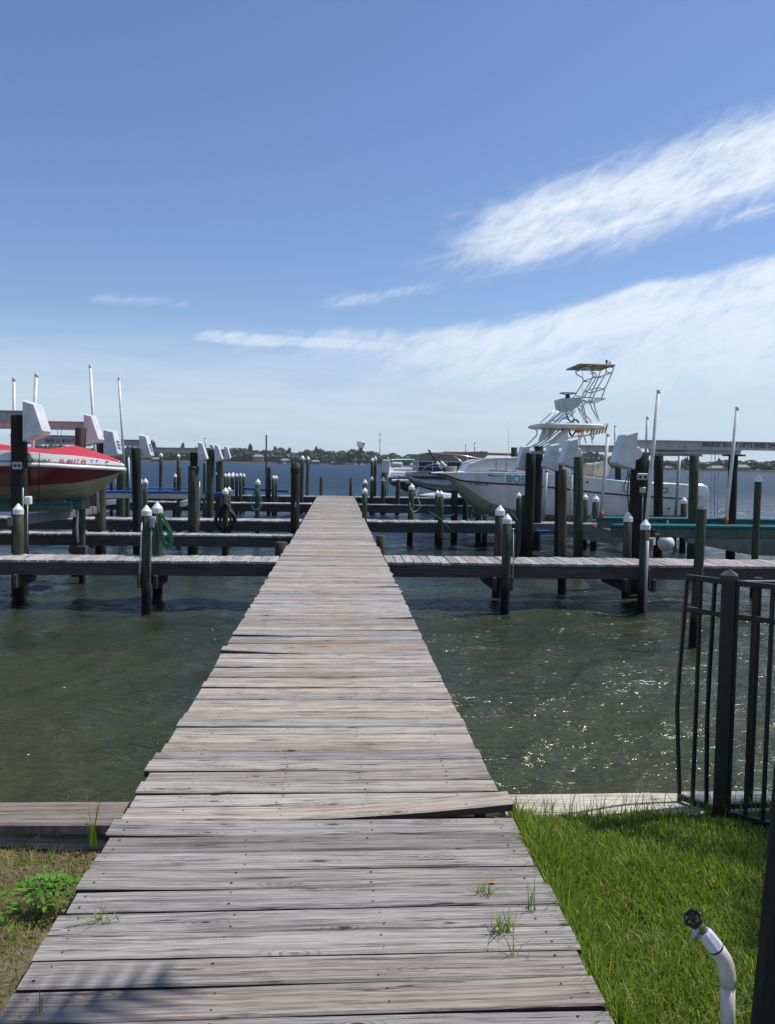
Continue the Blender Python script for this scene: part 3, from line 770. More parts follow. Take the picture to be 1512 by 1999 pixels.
# fittings fixed to pilings (children)
def boxp(par, name, px, py, Y, w, h, d, mat, bev=.008):
    mb = MB(); mb.box(P(px, py, Y), (w*Y/F, d, h*Y/F), None, 0, bev); return mb.build(name, mat, par)
def tubep(par, name, pts, Y, r, mat, seg=7):
    mb = MB(); mb.tube([P(p[0], p[1], p[2] if len(p) > 2 else Y) for p in pts], r, seg); return mb.build(name, mat, par)
tubep(pA, 'conduit', [(276.5, 985+35), (274, 1080), (271, 1140)], 12.27, .011, 'pvc')
tubep(pA, 'conduit', [(295, 1010), (294.5, 1060), (292, 1100), (293, 1128)], 12.3, .009, 'steel')
boxp(pA, 'switch_box', 296, 1020, 12.3, 9, 20, .06, 'steel'); tubep(pA, 'bracket', [(294, 1009), (303, 1009), (303, 1021)], 12.3, .007, 'cap')
boxp(pA, 'ledger_block', 271, 1133, 12.3, 5, 28, .10, 'fascia', .004)
for x in (29, 37): boxp(pD, 'outlet_box', x, 909, 13.72, 9, 14, .05, 'alupaint'); 
mb = MB()
for x in (29, 37): mb.lathe([(.022, 0), (.022, .012), (.014, .013)], P(x, 909, 13.69)-Vector((0, .01, 0)), 10, axis='Y')
mb.build('socket', 'black', pD)
tubep(pD, 'cable', [(46, 870), (52, 886), (48, 903), (45, 915), (47, 930), (44, 950)], 13.72, .008, 'black')
tubep(pD, 'conduit', [(44.5, 952), (44, 1000), (45.5, 1084)], 13.7, .012, 'steel')
boxp(pD, 'junction_box', 54.5, 977, 13.85, 13, 16, .09, 'cap', .015); tubep(pD, 'conduit', [(53, 985), (52.5, 1040), (55, 1087)], 13.9, .012, 'steel')
tubep(pE, 'pipe', [(151.5, 995), (150, 1030), (152, 1059)], 15.1, .022, 'pvc')
boxp(pE, 'ledger_block', 151, 1073, 15.1, 32, 14, .08, 'fascia', .004)
boxp(pF, 'meter_box', 283, 948, 21.5, 9, 11, .08, 'steel'); tubep(pF, 'conduit', [(276, 935), (276, 987)], 21.5, .015, 'steel')
mb = MB(); c = P(377.5, 915, 19.9); mb.lathe([(.136, -.03), (.136, .03), (.12, .045)], c, 16, sm=False); mb.build('collar', 'black', pG)
tubep(pG, 'conduit', [(389, 940), (389, 1030)], 19.8, .012, 'pvc'); tubep(pG, 'guy_wire', [(389.5, 950), (390.5, 1000)], 19.75, .01, 'greenrope')
boxp(pH, 'bracket', 420.5, 925, 24.4, 5, 4, .1, 'alu')
boxp(pM, 'cleat', 576.5, 985, 18.86, 2.4, 9, .03, 'alu', .003)
boxp(pS, 'outlet_box', 1253.5, 930.5, 14.1, 20, 13, .06, 'alupaint'); boxp(pS, 'junction_box', 1254, 957, 14.1, 11, 12, .06, 'alupaint')
mb = MB()
for x in (1249.5, 1259.5): mb.lathe([(.024, 0), (.024, .012), (.012, .014)], P(x, 931, 14.06)-Vector((0, .012, 0)), 10, axis='Y')
mb.build('socket', 'black', pS)
tubep(pS, 'conduit', [(1254, 963), (1253.5, 1000), (1252.5, 1085)], 14.1, .010, 'steel')
tubep(pS, 'cable', [(1225, 918), (1226, 940), (1224.5, 965), (1227, 990), (1228, 1030)], 14.15, .011, 'black')
tubep(pS, 'cable', [(1238, 922), (1224, 930), (1217.5, 948), (1218, 960), (1226, 960)], 14.2, .008, 'black')
tubep(pS, 'cable', [(1228, 918), (1230, 950), (1229, 985), (1238, 978)], 14.2, .007, 'black')
tubep(pQ, 'conduit', [(1263.5, 1056), (1259, 1195)], 12.3, .024, 'alupaint', 8)
boxp(pQ, 'ledger_block', 1267, 1130, 12.45, 3, 40, .07, 'fascia', .004)
tubep(pO, 'water_pipe', [(1001.5, 1033), (1002, 1080), (1001, 1127)], 12.42, .007, 'pvc'); tubep(pO, 'tap', [(998, 1033), (1004, 1033)], 12.42, .011, 'alupaint')
tubep(pO, 'hose', [(1000, 1034), (998, 1050), (995.5, 1070), (996, 1085), (999, 1060), (1001, 1045)], 12.43, .008, 'hose')
boxp(pO, 'ledger_block', 997, 1138, 12.5, 4.5, 28, .07, 'fascia', .004)
# coiled hoses and ropes
def coil(label, name, px, py, Y, wpx, hpx, n, r, mat, skew=0):
    c = P(px, py, Y); a = wpx*Y/F/2; b = hpx*Y/F/2; pts = []
    for i in range(n*18+1):
        q = 2*math.pi*i/18; k = i/(n*18)
        pinch = .45+.55*(1-max(0, math.sin(q+math.pi/2)))
        aa = a*(.72+.28*math.sin(k*9))*pinch; bb = b*(.82+.18*math.cos(k*13))
        pts.append(c+Vector((aa*math.sin(q)+skew*math.cos(q), .05*math.sin(k*23), bb*math.cos(q)+b*(1-.82)*.6)))
    mb = MB(); mb.tube(pts, r, 6); o = mb.build(name, mat); tag(o, label, 'hose'); o.location = (0, 0, 0); return o
coil('green garden hose hanging in a coil from a white capped piling', 'hose_coil', 321, 1042, 13.3, 24, 74, 6, .013, 'hose', -.06)
coil('black hose hanging in a thick coil on a white capped piling', 'hose_coil', 440, 1014, 19.55, 42, 58, 9, .020, 'black')
coil('dark green rope looped over a white capped piling', 'rope_coil', 500, 982, 23.3, 24, 48, 2, .013, 'greenrope')
coil('dark cable bundle hanging under the bow of the fishing boat', 'cable_coil', 921, 1005, 22.2, 14, 22, 4, .016, 'black')
mb = MB()
for k in range(5):
    mb.tube([P(999+k*.8, 1003+k, 13.5), P(1006+k*1.5, 1018, 13.5), P(1011+k, 1040+2*k, 13.5), P(1010+k, 1075, 13.55), P(1004+k, 1088, 13.6)], .012, 6)
tag(mb.build('hose_coil', 'black'), 'black hoses hanging behind the green piling on the nearest right pier', 'hose')
mb = MB()
mb.tube([P(811, 962, 21.8), P(818, 980, 21.9), P(821, 988, 21.9), P(815, 996, 21.9), P(806, 1000, 21.8), P(801, 992, 21.8), P(799, 982, 21.8)], .012, 6)
mb.tube([P(808, 957, 21.8), P(813, 962, 23), P(816, 955, 24)], .012, 6)
tag(mb.build('dock_line', 'rope'), 'pale dock line looped round a white capped piling before the pontoon', 'rope')
mb = MB(); mb.tube([P(838, 999, 21.5), P(856, 1010, 20.5), P(866, 1020, 20.5), P(878, 1033, 20.4)], .012, 6)
mb.tube([P(866, 1008, 20.6), P(880, 1006, 22), P(892, 1001, 24)], .009, 6)
tag(mb.build('dock_line', 'greenrope'), 'green dock line tied across two touching capped pilings', 'rope')

# tall poles
def pole(label, pts, Y, r, mat='pvc', capend=True, group=None, tip=None):
    a = P(*pts[0], Y); b = P(*pts[1], Y)
    t_ = thing('guide_pole', label, 'guide pole', tuple(b), group)
    mb = MB(); mb.tube([a, b], r, 10); mb.build('pipe', mat, t_)
    if capend:
        mb = MB(); mb.lathe([(r*1.10, -.06), (r*1.10, .004), (r*.8, .010)], a, 10); mb.build('end_cap', mat, t_)
    if tip:
        c = P(*tip, Y); mb = MB(); mb.tube([c, b+(b-a).normalized()*.004], r*1.22, 10); mb.build('sleeve', 'rust', t_)
    return t_
pole('white guide pole cut off at the left picture edge', ((26.5, 738), (29, 960)), 14.6, .026)
pole('pinkish white guide pole leaning behind the first left motor cover', ((70.5, 730), (58, 985)), 15.8, .032)
pole('tallest white guide pole, behind the second left motor cover', ((175.5, 713), (192, 1000)), 16.8, .028)
pole('white guide pole rising right of the red bow', ((231.5, 737), (243, 925)), 18.6, .026)
pole('short white guide pole on the blue bunks, left one', ((220, 900), (225.5, 966)), 23.2, .022, capend=False)
pole('short white guide pole on the blue bunks, right one', ((250.5, 893), (253, 957)), 24.6, .022, capend=False)
pole('thin white pole standing behind the beam with stickers', ((238.5, 846), (240, 880)), 29.5, .03)
pole('thin white pole behind the fifth left motor cover', ((400, 854), (401, 880)), 31, .03)
pole('tall thin green steel pole in open water', ((519.5, 849), (519, 975)), 33, .034, 'pile_green', False)
pole('left one of two white poles behind the pontoon boat', ((909.5, 868), (909, 905)), 35.5, .034)
pole('right one of two white poles behind the pontoon boat', ((926.8, 864), (926, 905)), 35.5, .036)
pole('white guide pole with orange lower sleeve before the white hull', ((1186, 847), (1172.5, 1012)), 16.6, .034, tip=(1174, 998))
pole('big white guide pole leaning left of the lettered lift beam', ((1285, 762), (1261.5, 1020)), 14.0, .031)
pole('white guide pole with orange lower sleeve crossing the lettered beam', ((1438.5, 795), (1416.5, 1024)), 14.0, .028, tip=(1418, 1010))
pole('thin far guide pole behind the tuna tower stern', ((1200.5, 831), (1200, 900)), 26.5, .036)
pole('thin white guide pole left of the big leaning one', ((1263.5, 814), (1259, 900)), 17.2, .026)
pole('light grey guide pole before the white hull amidships', ((1067, 917), (1058.5, 1018)), 19.0, .040, 'alupaint')
pole('thin grey guide pole between the green and brown lift pilings', ((1117, 922), (1111, 1020)), 18.6, .018, 'alupaint')
pole('steel pole hanging below the second lift beam, right', ((1326.5, 890), (1317.5, 1020)), 17.2, .032, 'steel', False)

# ---------------------------------------------------------------- lifts: top beam + cover + cables
def lift(label, Y, x0, x1, yt, hpx, cover=None, right=False, stick=False, disc=None, letters=None, cables=(), mat='alupaint', wid=.13, cat='lift beam'):
    a = P(x0, yt, Y); b = P(x1, yt, Y); h = hpx*Y/F; zt = a.z; b.z = zt
    t_ = thing('lift_beam', label, cat, tuple(a))
    mb = MB(); L = (b.x-a.x); cx = (a.x+b.x)/2
    for z, hh, w_ in ((zt-.007, .014, wid), (zt-h+.007, .014, wid)): mb.box((cx, Y, z), (L, w_, hh))
    mb.box((cx, Y, zt-h/2), (L-.004, .02, h-.028), None)
    mb.build('beam', mat, t_)
    if cover:
        pts = [P(x, y, Y) for x, y in cover]; poly = [(p.x, p.z) for p in pts]; hh = max(p.z for p in pts)-min(p.z for p in pts)
        dep = .40*hh/.62
        mb = MB(); mb.prism(poly, Y-dep*.5, Y+dep*.5, 0, .07); cv_ = mb.build('motor_cover', 'cover', t_, recalc=True)
        # moulded ribs
        mb = MB()
        for k in (.36, .66):
            e = [lerp(poly[0][1], poly[-1][1], k)]
            xa = lerp(poly[0][0], poly[-1][0], k); xb = lerp(poly[1][0], poly[2][0], k); z = e[0]
            mb.box(((xa*.5+xb*.5), Y-dep*.5+.001, z), (abs(xb-xa)*.80, .006, .007))
        mb.build('rib', 'cover', cv_)
        if stick:
            mb = MB(); p1, p2 = Vector((poly[1][0], 0, poly[1][1])), Vector((poly[2][0], 0, poly[2][1])); d = (p2-p1); nrm = Vector((-d.z, 0, d.x)).normalized()
            if nrm.x < 0: nrm = -nrm
            for k0, k1 in ((.42, .52), (.56, .66), (.70, .80)):
                c0 = p1+d*((k0+k1)/2)+nrm*.012*0
                mb.box(c0+Vector((0, Y, 0))+nrm*.002, (d.length*(k1-k0), dep*.55, .008), Matrix((d.normalized(), Vector((0, 1, 0)), nrm)).transposed())
            mb.build('sticker', 'bluesticker', cv_)
        if disc:
            c = P(disc[0], disc[1], Y); r = disc[2]*Y/F
            mb = MB(); mb.lathe([(r*.9, -.06), (r, -.04), (r, .03), (r*.85, .06)], c+Vector((0, -.15, 0)), 22, axis='Y', sm=False); mb.build('drive_wheel', 'cover', t_)
    for (cx_, y0, y1) in cables:
        mb = MB(); p = P(cx_, y0, Y); q = P(cx_-.016*(y1-y0), y1, Y)
        for o_ in (0, .07): mb.tube([p+Vector((o_, 0, 0)), q+Vector((o_, 0, 0))], .005, 5)
        mb.build('cable', 'steel', t_)
    if letters:
        s, px_, py_, size, sq = letters; c = P(px_, py_, Y-.012)
        text(s, size, 'letter', t_, lambda x, y, z: (c.x+x, Y-.0135-z, c.z+y), squash=sq, bold=.002)
    return t_
def flipcover(x0, y0, y1, wt, wb, up): return None
# cover polygons: back top, front top, front bottom, back bottom (photo outline)
lift('grey lift beam at the far left with a white motor cover', 13.9, -60, 52, 800, 19, [(52, 782), (74, 789), (92, 842), (88, 850), (52, 862)])
lift('grey lift beam above the red boat with a white motor cover', 16.3, -20, 168, 820, 16, [(168, 808), (183, 812), (198.5, 858), (196, 864), (168, 871)], letters=None, cables=((112, 838, 990),))
lift('lettered lift beam seen low behind the red canvas cover', 19.6, 20, 146, 848, 18, letters=('BREEZE BOAT LIFTS', 88, 863, .105, 1.0), cables=())
lift('grey lift beam right of the red bow, cover with blue stickers, larger', 18.0, 170, 206, 850, 14, [(205.5, 838), (224, 842), (235, 886), (232, 891), (205.5, 894)], stick=True)
lift('grey lift beam behind the red bow, cover with blue stickers, smaller', 19.3, 236, 274, 858, 12, [(274, 848), (287, 851), (298, 889), (296, 893), (274, 898)], stick=True)
lift('long grey lift beam crossing in front of the far trees, left', 20.0, 296, 388, 873, 10, [(387.5, 862), (396, 865), (405.5, 895), (403, 898), (387.5, 902)])
lift('short lift beam with a narrow white motor cover, left', 25.2, 392, 421, 876, 8, [(419, 867), (426, 869.5), (435, 896), (432.5, 899), (420, 903)])
lift('partly hidden lift beam with a small white cover behind another', 27.0, 396, 412, 874, 7, [(410, 866), (416, 868), (424, 890), (422, 893), (411, 896)])
lift('lift beam with the rightmost white motor cover of the left side', 28.2, 428, 440, 877, 7, [(438, 870), (444, 872), (450.5, 894), (448.5, 896.5), (439, 899)])
# right: covers lean the other way (back edge on the right)
lift('long lettered lift beam at the right with the largest motor cover', 14.3, 1236, 1600, 858.5, 17, [(1238, 842), (1213, 849), (1195, 903), (1200, 908), (1232, 916.5)], disc=(1233, 885, 13.5), letters=('BREEZE BOAT LIFTS (850) 244-45', 1371, 871.5, .104, .99))
lift('second lift beam behind the long lettered one, right', 16.9, 1266, 1446, 876, 9.5, letters=('BREEZE BOAT LIFTS', 1281, 882, .055, 1.3), cables=((1389, 886, 1030), (1396, 886, 1030)))
lift('dark lift beam below the two lettered beams, right', 18.2, 1256, 1370, 884.5, 5, mat='steel')
lift('lift beam behind the guide pole with the second largest cover', 17.1, 1124, 1240, 868.5, 13.5, [(1124, 855), (1106, 860), (1092.6, 903), (1096, 908), (1122, 916.5)], disc=(1119.5, 885, 11.3))
lift('lift beam behind the second motor cover from left on the right side', 19.5, 1068, 1125, 879, 9, [(1087.5, 866), (1071, 869), (1058.7, 910), (1062, 914), (1086, 920.5)], disc=(1084, 889, 9.5), mat='steel')
lift('thin lift beam at the leftmost cover on the right side', 20.3, 1028, 1068, 879.5, 6.5, [(1031, 869.5), (1017, 872), (1006.6, 913), (1010, 916), (1028.5, 920.7)], disc=(1027, 890, 9))
# box-shaped cover by the runabout
t_ = thing('lift_motor', 'white upright motor cover on a piling beside the white runabout', 'lift motor', tuple(P(752, 923, 36.2)))
p = P(753, 910, 36.1); mb = MB(); mb.prism([(p.x-.15, p.z+.29), (p.x+.17, p.z+.27), (p.x+.13, p.z-.30), (p.x-.17, p.z-.27)], 35.9, 36.3, 0, .08); mb.build('motor_cover', 'cover', t_, recalc=True)
mb = MB(); mb.tube([P(757, 922, 36), P(756, 966, 36)], .02, 6); mb.build('conduit', 'steel', t_)
# plate on the lift piling
mb = MB(); c = P(1432, 889, 16.8); mb.box(c, (.36, .3, .035)); tag(mb.build('mounting_plate', 'black'), 'black steel mounting plate on a dark lift piling, far right', 'plate')

# ---------------------------------------------------------------- cradles (bunks)
def cradle(label, name='lift_cradle'):
    return thing(name, label, 'lift cradle', (0, 0, 0))
def bunk(par, x0, x1, Y, y0, hcar, hside, cm, smt, y1=None):
    a = P(x0, y0, Y); b = P(x1, y1 or y0, Y); k = Y/F
    mb = MB(); mb.bar(a-Vector((0, 0, hcar*k/2)), b-Vector((0, 0, hcar*k/2)), .16, hcar*k, 0, .012); mb.build('bunk_carpet', cm, par)
    if hside:
        mb = MB(); o = Vector((0, 0, hcar*k+hside*k/2+.002)); mb.bar(a-o, b-o, .09, hside*k, 0, .004); mb.build('bunk_board', smt, par)
cr = cradle('teal topped lift cradle under the red boat'); cr.location = P(100, 1000, 15)
bunk(cr, -60, 140, 14.6, 979, 5, 14, 'teal', 'tealside'); bunk(cr, -60, 140, 16.0, 977, 5, 14, 'teal', 'tealside')
mb = MB(); p = P(153, 984, 15.25); mb.box(p, (.27, .5, .17), None, 0, .01); mb.build('bunk_end', 'tealside', cr)
mb = MB(); p = P(153, 973.5, 15.2); mb.box(p, (.29, .55, .05), None, 0, .02); mb.build('bunk_end_carpet', 'teal', cr)
mb = MB(); a = P(62, 1011, 14.6); b = P(100, 1006, 16.2); mb.bar((a.x, 13.7, a.z), (a.x+.35, 17, a.z), .14, .15, 0, .006); mb.build('cross_beam', 'greybeam', cr)
cr = cradle('blue carpeted lift cradle beyond the red bow'); cr.location = P(280, 965, 22.5)
bunk(cr, 205, 390, 22.6, 957.5, 4.5, 10, 'blue', 'alupaint', 959); bunk(cr, 205, 370, 24.6, 952.5, 2.5, 0, 'blue', 'alupaint')
mb = MB(); mb.bar(P(190, 983, 22.6), P(260, 976, 25.6), .12, .14, 0, .006); mb.build('cross_beam', 'alu', cr)
mb = MB(); mb.bar(P(355, 984, 22.4), P(368, 979, 25), .12, .14, 0, .006); mb.build('cross_beam', 'alu', cr)
cr = cradle('lone blue bunk over the water beyond the far left pier'); cr.location = P(515, 960, 34.5)
bunk(cr, 472, 563, 36.5, 951, 5, 0, 'blue', 'blue', 957)
cr = cradle('small blue cradle behind the thick green lift pilings'); cr.location = P(420, 965, 27.8)
bunk(cr, 392, 437, 27.4, 961, 9, 0, 'blue', 'blue'); mb = MB(); mb.bar(P(395, 968, 27.2), P(395, 966, 31), .14, .16); mb.bar(P(452, 963, 27.2), P(452, 961, 31), .14, .16); mb.build('cross_beam', 'alu', cr)
cr = cradle('long empty teal topped lift cradle over the water at right'); cr.location = P(1320, 1040, 15.6)
za = P(1300, 1023, 14.9).z
def bx(x0, x1, Y, z0, hc, hs):
    a = P(x0, 1000, Y); b = P(x1, 1000, Y)
    mb = MB(); mb.box(((a.x+b.x)/2, Y, z0-hc/2), (b.x-a.x, .17, hc), None, 0, .02); mb.build('bunk_carpet', 'teal', cr)
    mb = MB(); mb.box(((a.x+b.x)/2, Y, z0-hc-hs/2-.002), (b.x-a.x-.06, .09, hs), None, 0, .006); mb.build('bunk_board', 'tealside', cr)
bx(1190, 1640, 14.9, .49, .075, .17); bx(1164, 1560, 16.9, .49, .07, .17)
mb = MB(); a = P(1345, 1000, 14.8); 
mb.prism([(a.x, .24), (a.x+2.9, .24), (a.x+2.9, -.12), (a.x+1.2, -.06), (a.x, .16)], 14.82, 14.98, 0); mb.build('cradle_beam', 'greybeam', cr, recalc=True)
mb = MB()
for px_ in (1212, 1490): mb.box((P(px_, 1000, 15.9).x, 15.9, .16), (.16, 3.0, .20), None, 0, .006)
mb.build('cross_beam', 'greybeam', cr)
mb = MB()
for px_ in (1182, 1208, 1478): mb.box((P(px_, 1000, 16.7).x, 14.80, .34), (.05, .03, .13), None, 0, .004)
mb.build('bracket', 'black', cr)
mb = MB(); mb.bar(P(1212, 1068, 15.5), P(1275, 1056, 17.4), .10, .16); mb.build('brace', 'alupaint', cr)
mb = MB()
for px_ in (1441, 1456, 1478): mb.box(P(px_, 1076, 14.9), (.035, .05, .08), None, 0, .004)
mb.build('bolt_plate', 'steel', cr)
mb = MB()
for px_, d_ in ((1277, 14.9), (1156, 17.0)):
    q = P(px_, 1042 if d_ < 15 else 1016, d_); mb.box(q, (.16, .1, .03)); mb.box(q+Vector((-.03, 0, .05)), (.05, .05, .08), None, 0, .01)
mb.build('cable_clamp', 'alu', cr)
cr = cradle('grey lift cradle under the white fishing boat'); cr.location = P(1130, 1030, 20.5)
mb = MB(); a = P(1040, 1030, 20.4); b = P(1200, 1030, 20.4); mb.box(((a.x+b.x)/2, 20.4, a.z), (b.x-a.x, .14, .22), None, 0, .006); mb.build('cross_beam', 'greybeam', cr)
mb = MB(); mb.prism([(a.x+.2, a.z-.12), (b.x+1.0, a.z-.12), (b.x+1.0, a.z-.46), (b.x-.2, a.z-.38)], 20.34, 20.44); mb.build('cradle_beam', 'greybeam', cr, recalc=True)
mb = MB(); a = P(1060, 1037, 19.8); mb.box(a, (.34, .2, .04)); mb.build('bunk_carpet', 'blue', cr)
mb = MB(); a = P(1045, 1019, 24.0)
for Yb in (23.4, 25.0): mb.bar(P(1000, 1030, Yb), P(1350, 1040, Yb), .1, .18)
mb.build('bunk_board', 'tealside', cr)
# round buoy
t_ = thing('buoy', 'round white mooring buoy hanging low under the teal cradle', 'buoy', tuple(P(1299, 1062, 16.2)))
c = P(1299.5, 1061, 16.2); r = .165
mb = MB(); mb.lathe([(r*math.sin(math.pi*k/14)+.001, -r*math.cos(math.pi*k/14)) for k in range(15)], c, 26); mb.build('ball', 'cap', t_)
mb = MB(); mb.tube([c+Vector((0, 0, r)), c+Vector((.02, 0, r+.3))], .012, 6); mb.build('rope', 'rope', t_)
mb = MB(); mb.lathe([(r*.16, 0), (r*.16, .03)], c+Vector((0, 0, r*.97)), 12); mb.build('eyelet', 'black', t_)
# ---------------------------------------------------------------- boats
def hull(par, st, Yc, mats, kx=0.0, names=('hull',), rubr=.03, deckmat=None, crown=.06, close0=True):
    """st: list of (x, keel z, chine hb, chine z, rail hb, rail z, sheer hb, sheer z), stern to bow (any direction)."""
    parts = []
    # bottom / side / topside as one hull object with three materials, rub rail and deck as their own
    mb = MB(); n = len(st)
    def fine(i):
        return st[i]
    # catmull resample
    def cr(a, b, c, d, t): return tuple(.5*((2*b[k])+(-a[k]+c[k])*t+(2*a[k]-5*b[k]+4*c[k]-d[k])*t*t+(-a[k]+3*b[k]-3*c[k]+d[k])*t**3) for k in range(len(b)))
    S = []
    for i in range(n-1):
        a, b, c, d = st[max(i-1, 0)], st[i], st[i+1], st[min(i+2, n-1)]
        for q in range(5): S.append(cr(a, b, c, d, q/5))
    S.append(st[-1])
    def sec(s, sg):
        x, kz, ch, cz, rh, rz, sh, sz = s
        pts = [(x, Yc+sg*min(kx, ch*.7), kz, 0), (x, Yc+sg*lerp(min(kx, ch*.7), ch, .55), lerp(kz, cz, .42), 0), (x, Yc+sg*ch, cz, 0),
               (x, Yc+sg*lerp(ch, rh, .5)+sg*.012, lerp(cz, rz, .5), 1), (x, Yc+sg*rh, rz, 1), (x, Yc+sg*lerp(rh, sh, .5), lerp(rz, sz, .5), 2), (x, Yc+sg*sh, sz, 2)]
        return pts
    for sg in (-1, 1):
        rows = [sec(s, sg) for s in S]
        for (i0, i1, mi) in ((0, 2, 0), (2, 4, 1), (4, 6, 2)):
            o = len(mb.v)
            for r in rows:
                for k in range(i0, i1+1): mb.v.append(r[k][:3])
            w_ = i1-i0+1
            for i in range(len(rows)-1):
                for k in range(w_-1): mb.face((o+i*w_+k, o+i*w_+k+1, o+(i+1)*w_+k+1, o+(i+1)*w_+k), mi, True)
    # tunnel top between keels
    if kx:
        o = len(mb.v)
        for s in S:
            for sg in (-1, 0, 1): mb.v.append((s[0], Yc+sg*min(kx, s[2]*.7), s[1] if sg else lerp(s[1], s[3], .9)))
        for i in range(len(S)-1):
            for k in range(2): mb.face((o+i*3+k, o+i*3+k+1, o+(i+1)*3+k+1, o+(i+1)*3+k), 0, True)
    if close0:
        o = len(mb.v); a = sec(S[0], -1); b = sec(S[0], 1); ring = [p[:3] for p in a]+[p[:3] for p in b[::-1]]
        mb.v += ring; mb.face(list(range(o, o+len(ring))), 2)
    h = mb.build('hull', mats, par, recalc=False)
    for sg in (-1, 1):
        mb = MB(); mb.tube([(s[0], Yc+sg*(s[4]+.004), s[5]) for s in S], rubr, 6); mb.build('rub_rail', mats[3] if len(mats) > 3 else 'gel', par)
    if deckmat:
        mb = MB(); W = 8
        for s in S:
            for k in range(W+1):
                u = -1+2*k/W; mb.v.append((s[0], Yc+u*s[6]*.995, s[7]+crown*(1-u*u)*min(1, s[6])))
        for i in range(len(S)-1):
            for k in range(W): a = i*(W+1)+k; mb.face((a, a+1, a+W+2, a+W+1), 0, True)
        mb.build('deck', deckmat, par)
    def surf(x, z):
        for i in range(len(S)-1):
            x0, x1 = S[i][0], S[i+1][0]
            if min(x0, x1) <= x <= max(x0, x1):
                t_ = (x-x0)/(x1-x0+1e-9); rh, rz, sh, sz, ch, cz = (lerp(S[i][k], S[i+1][k], t_) for k in (4, 5, 6, 7, 2, 3))
                if z >= rz: u = (z-rz)/(sz-rz+1e-6); return Yc-lerp(rh, sh, u)
                u = (z-cz)/(rz-cz+1e-6); return Yc-lerp(ch, rh, u)
        return Yc-1
    return h, surf

# --- red boat
rb = thing('red_boat', 'red and white runabout under a red canvas cover, bow toward the dock', 'boat', tuple(P(60, 975, 15)))
Yc = 15.05
def pt(px, py, Y=15.0): p = P(px, py, Y); return p.x, p.z
def rst(px, k, c, r, s, hb, chf):
    Yn = Yc-hb; x = P(px, r, Yn).x
    zz = lambda y_, YY: P(px, y_, YY).z
    return (x, zz(k, Yc-hb*.05), hb*chf, zz(c, Yc-hb*chf), hb, zz(r, Yn), hb*.93, zz(s, Yn))
st = [rst(-330, 1000, 962, 905, 868, 1.12, .86), rst(-150, 994, 958, 905, 872, 1.14, .86), rst(-40, 987, 953, 906, 877, 1.13, .86), rst(52, 979.5, 948, 907, 883, 1.04, .83),
      rst(100, 976.5, 945, 908.5, 887, .92, .78), rst(140, 972, 942, 911, 890, .77, .70), rst(175, 957, 936, 912.5, 894, .58, .58), rst(205, 942, 929, 914, 899, .38, .42), rst(228, 925, 922, 915.5, 904, .18, .3), rst(242, 917.5, 917, 916, 909, .03, .4)]
h, rsurf = hull(rb, st, Yc, ['bottom', 'red', 'gel', 'gel'], rubr=.034, deckmat='gel', crown=.05)
mb = MB(); rub2 = [(s[0], Yc-s[4]-.012, s[5]+.055) for s in st]; mb.tube(rub2, .008, 5); mb.build('pinstripe', 'letter', rb)
# canvas cover over the cockpit, ridge peaking near the windscreen
mb = MB(); prof = []
for px_, ytop, f in ((-330, 846, .99), (-200, 850, .99), (-60, 860, .98), (20, 872, .96), (75, 876, .92), (130, 869, .93), (160, 878, .91), (190, 888, .86), (210, 894.5, .72), (222, 900, .4)):
    x = max(P(px_, 900, 14.6).x, st[0][0]+.01)
    # interpolate hull
    for i in range(len(st)-1):
        if min(st[i][0], st[i+1][0]) <= x <= max(st[i][0], st[i+1][0]): u = (x-st[i][0])/(st[i+1][0]-st[i][0]); hb = lerp(st[i][6], st[i+1][6], u); sz = lerp(st[i][7], st[i+1][7], u)
    prof.append((x, hb*f, sz+.012, P(px_, ytop, 15.05).z))
W = 12
for (x, hb, sz, zt) in prof:
    zt = max(zt, sz+.02)
    for k in range(W+1):
        u = -1+2*k/W; q = (1-abs(u)**1.45); z = lerp(sz, zt, q)+.012*mnoise.noise(Vector((x*2, u*3, 0)))
        mb.v.append((x, Yc+u*hb, z))
for i in range(len(prof)-1):
    for k in range(W): a = i*(W+1)+k; mb.face((a, a+1, a+W+2, a+W+1), 0, True)
mb.build('canvas_cover', 'canvas', rb)
def hulltext(s, px_, py_, hpx, mat, par, surf, Yg, squash=1.0, slope=0.0, bold=.003, shear=0, off=.014):
    p = P(px_, py_, Yg); size = hpx*Yg/F*1.38
    def f(x, y, z):
        X = p.x+x+shear*y; Z = p.z+y+slope*x; return (X, surf(X, Z)-off-z, Z)
    return text(s, size, mat, par, f, squash=squash, bold=bold)
hulltext('SPORT', 58, 899.5, 4.6, 'letter', rb, rsurf, 14.0, 1.75, -.03, shear=.3)
hulltext('FL 8617 PJ', 117, 902, 7.0, 'letterred', rb, rsurf, 14.2, 1.0, -.03, bold=.004)
mb = MB()
for px_ in (178, 186): p = P(px_, 898.5, 14.5); mb.box((p.x, rsurf(p.x, p.z)-.006, p.z), (.05, .012, .012))
p = P(207, 901.5, 14.7); mb.box((p.x, rsurf(p.x, p.z)-.008, p.z), (.10, .016, .022), None, 0, .006)
mb.build('cleat', 'black', rb)
mb = MB(); p = P(231, 905, 15.0); mb.lathe([(.03, 0), (.035, .015), (.02, .045), (.001, .05)], p, 12); mb.build('bow_light', 'steel', rb)
mb = MB(); mb.tube([P(55, 883, 13.95), P(56, 896, 13.92), P(52, 905, 13.9)], .006, 5); mb.tube([P(77, 884, 13.98), P(76, 900, 13.95), P(76, 948, 14.1), P(75, 978, 14.6)], .007, 5); mb.build('tie_cord', 'black', rb)

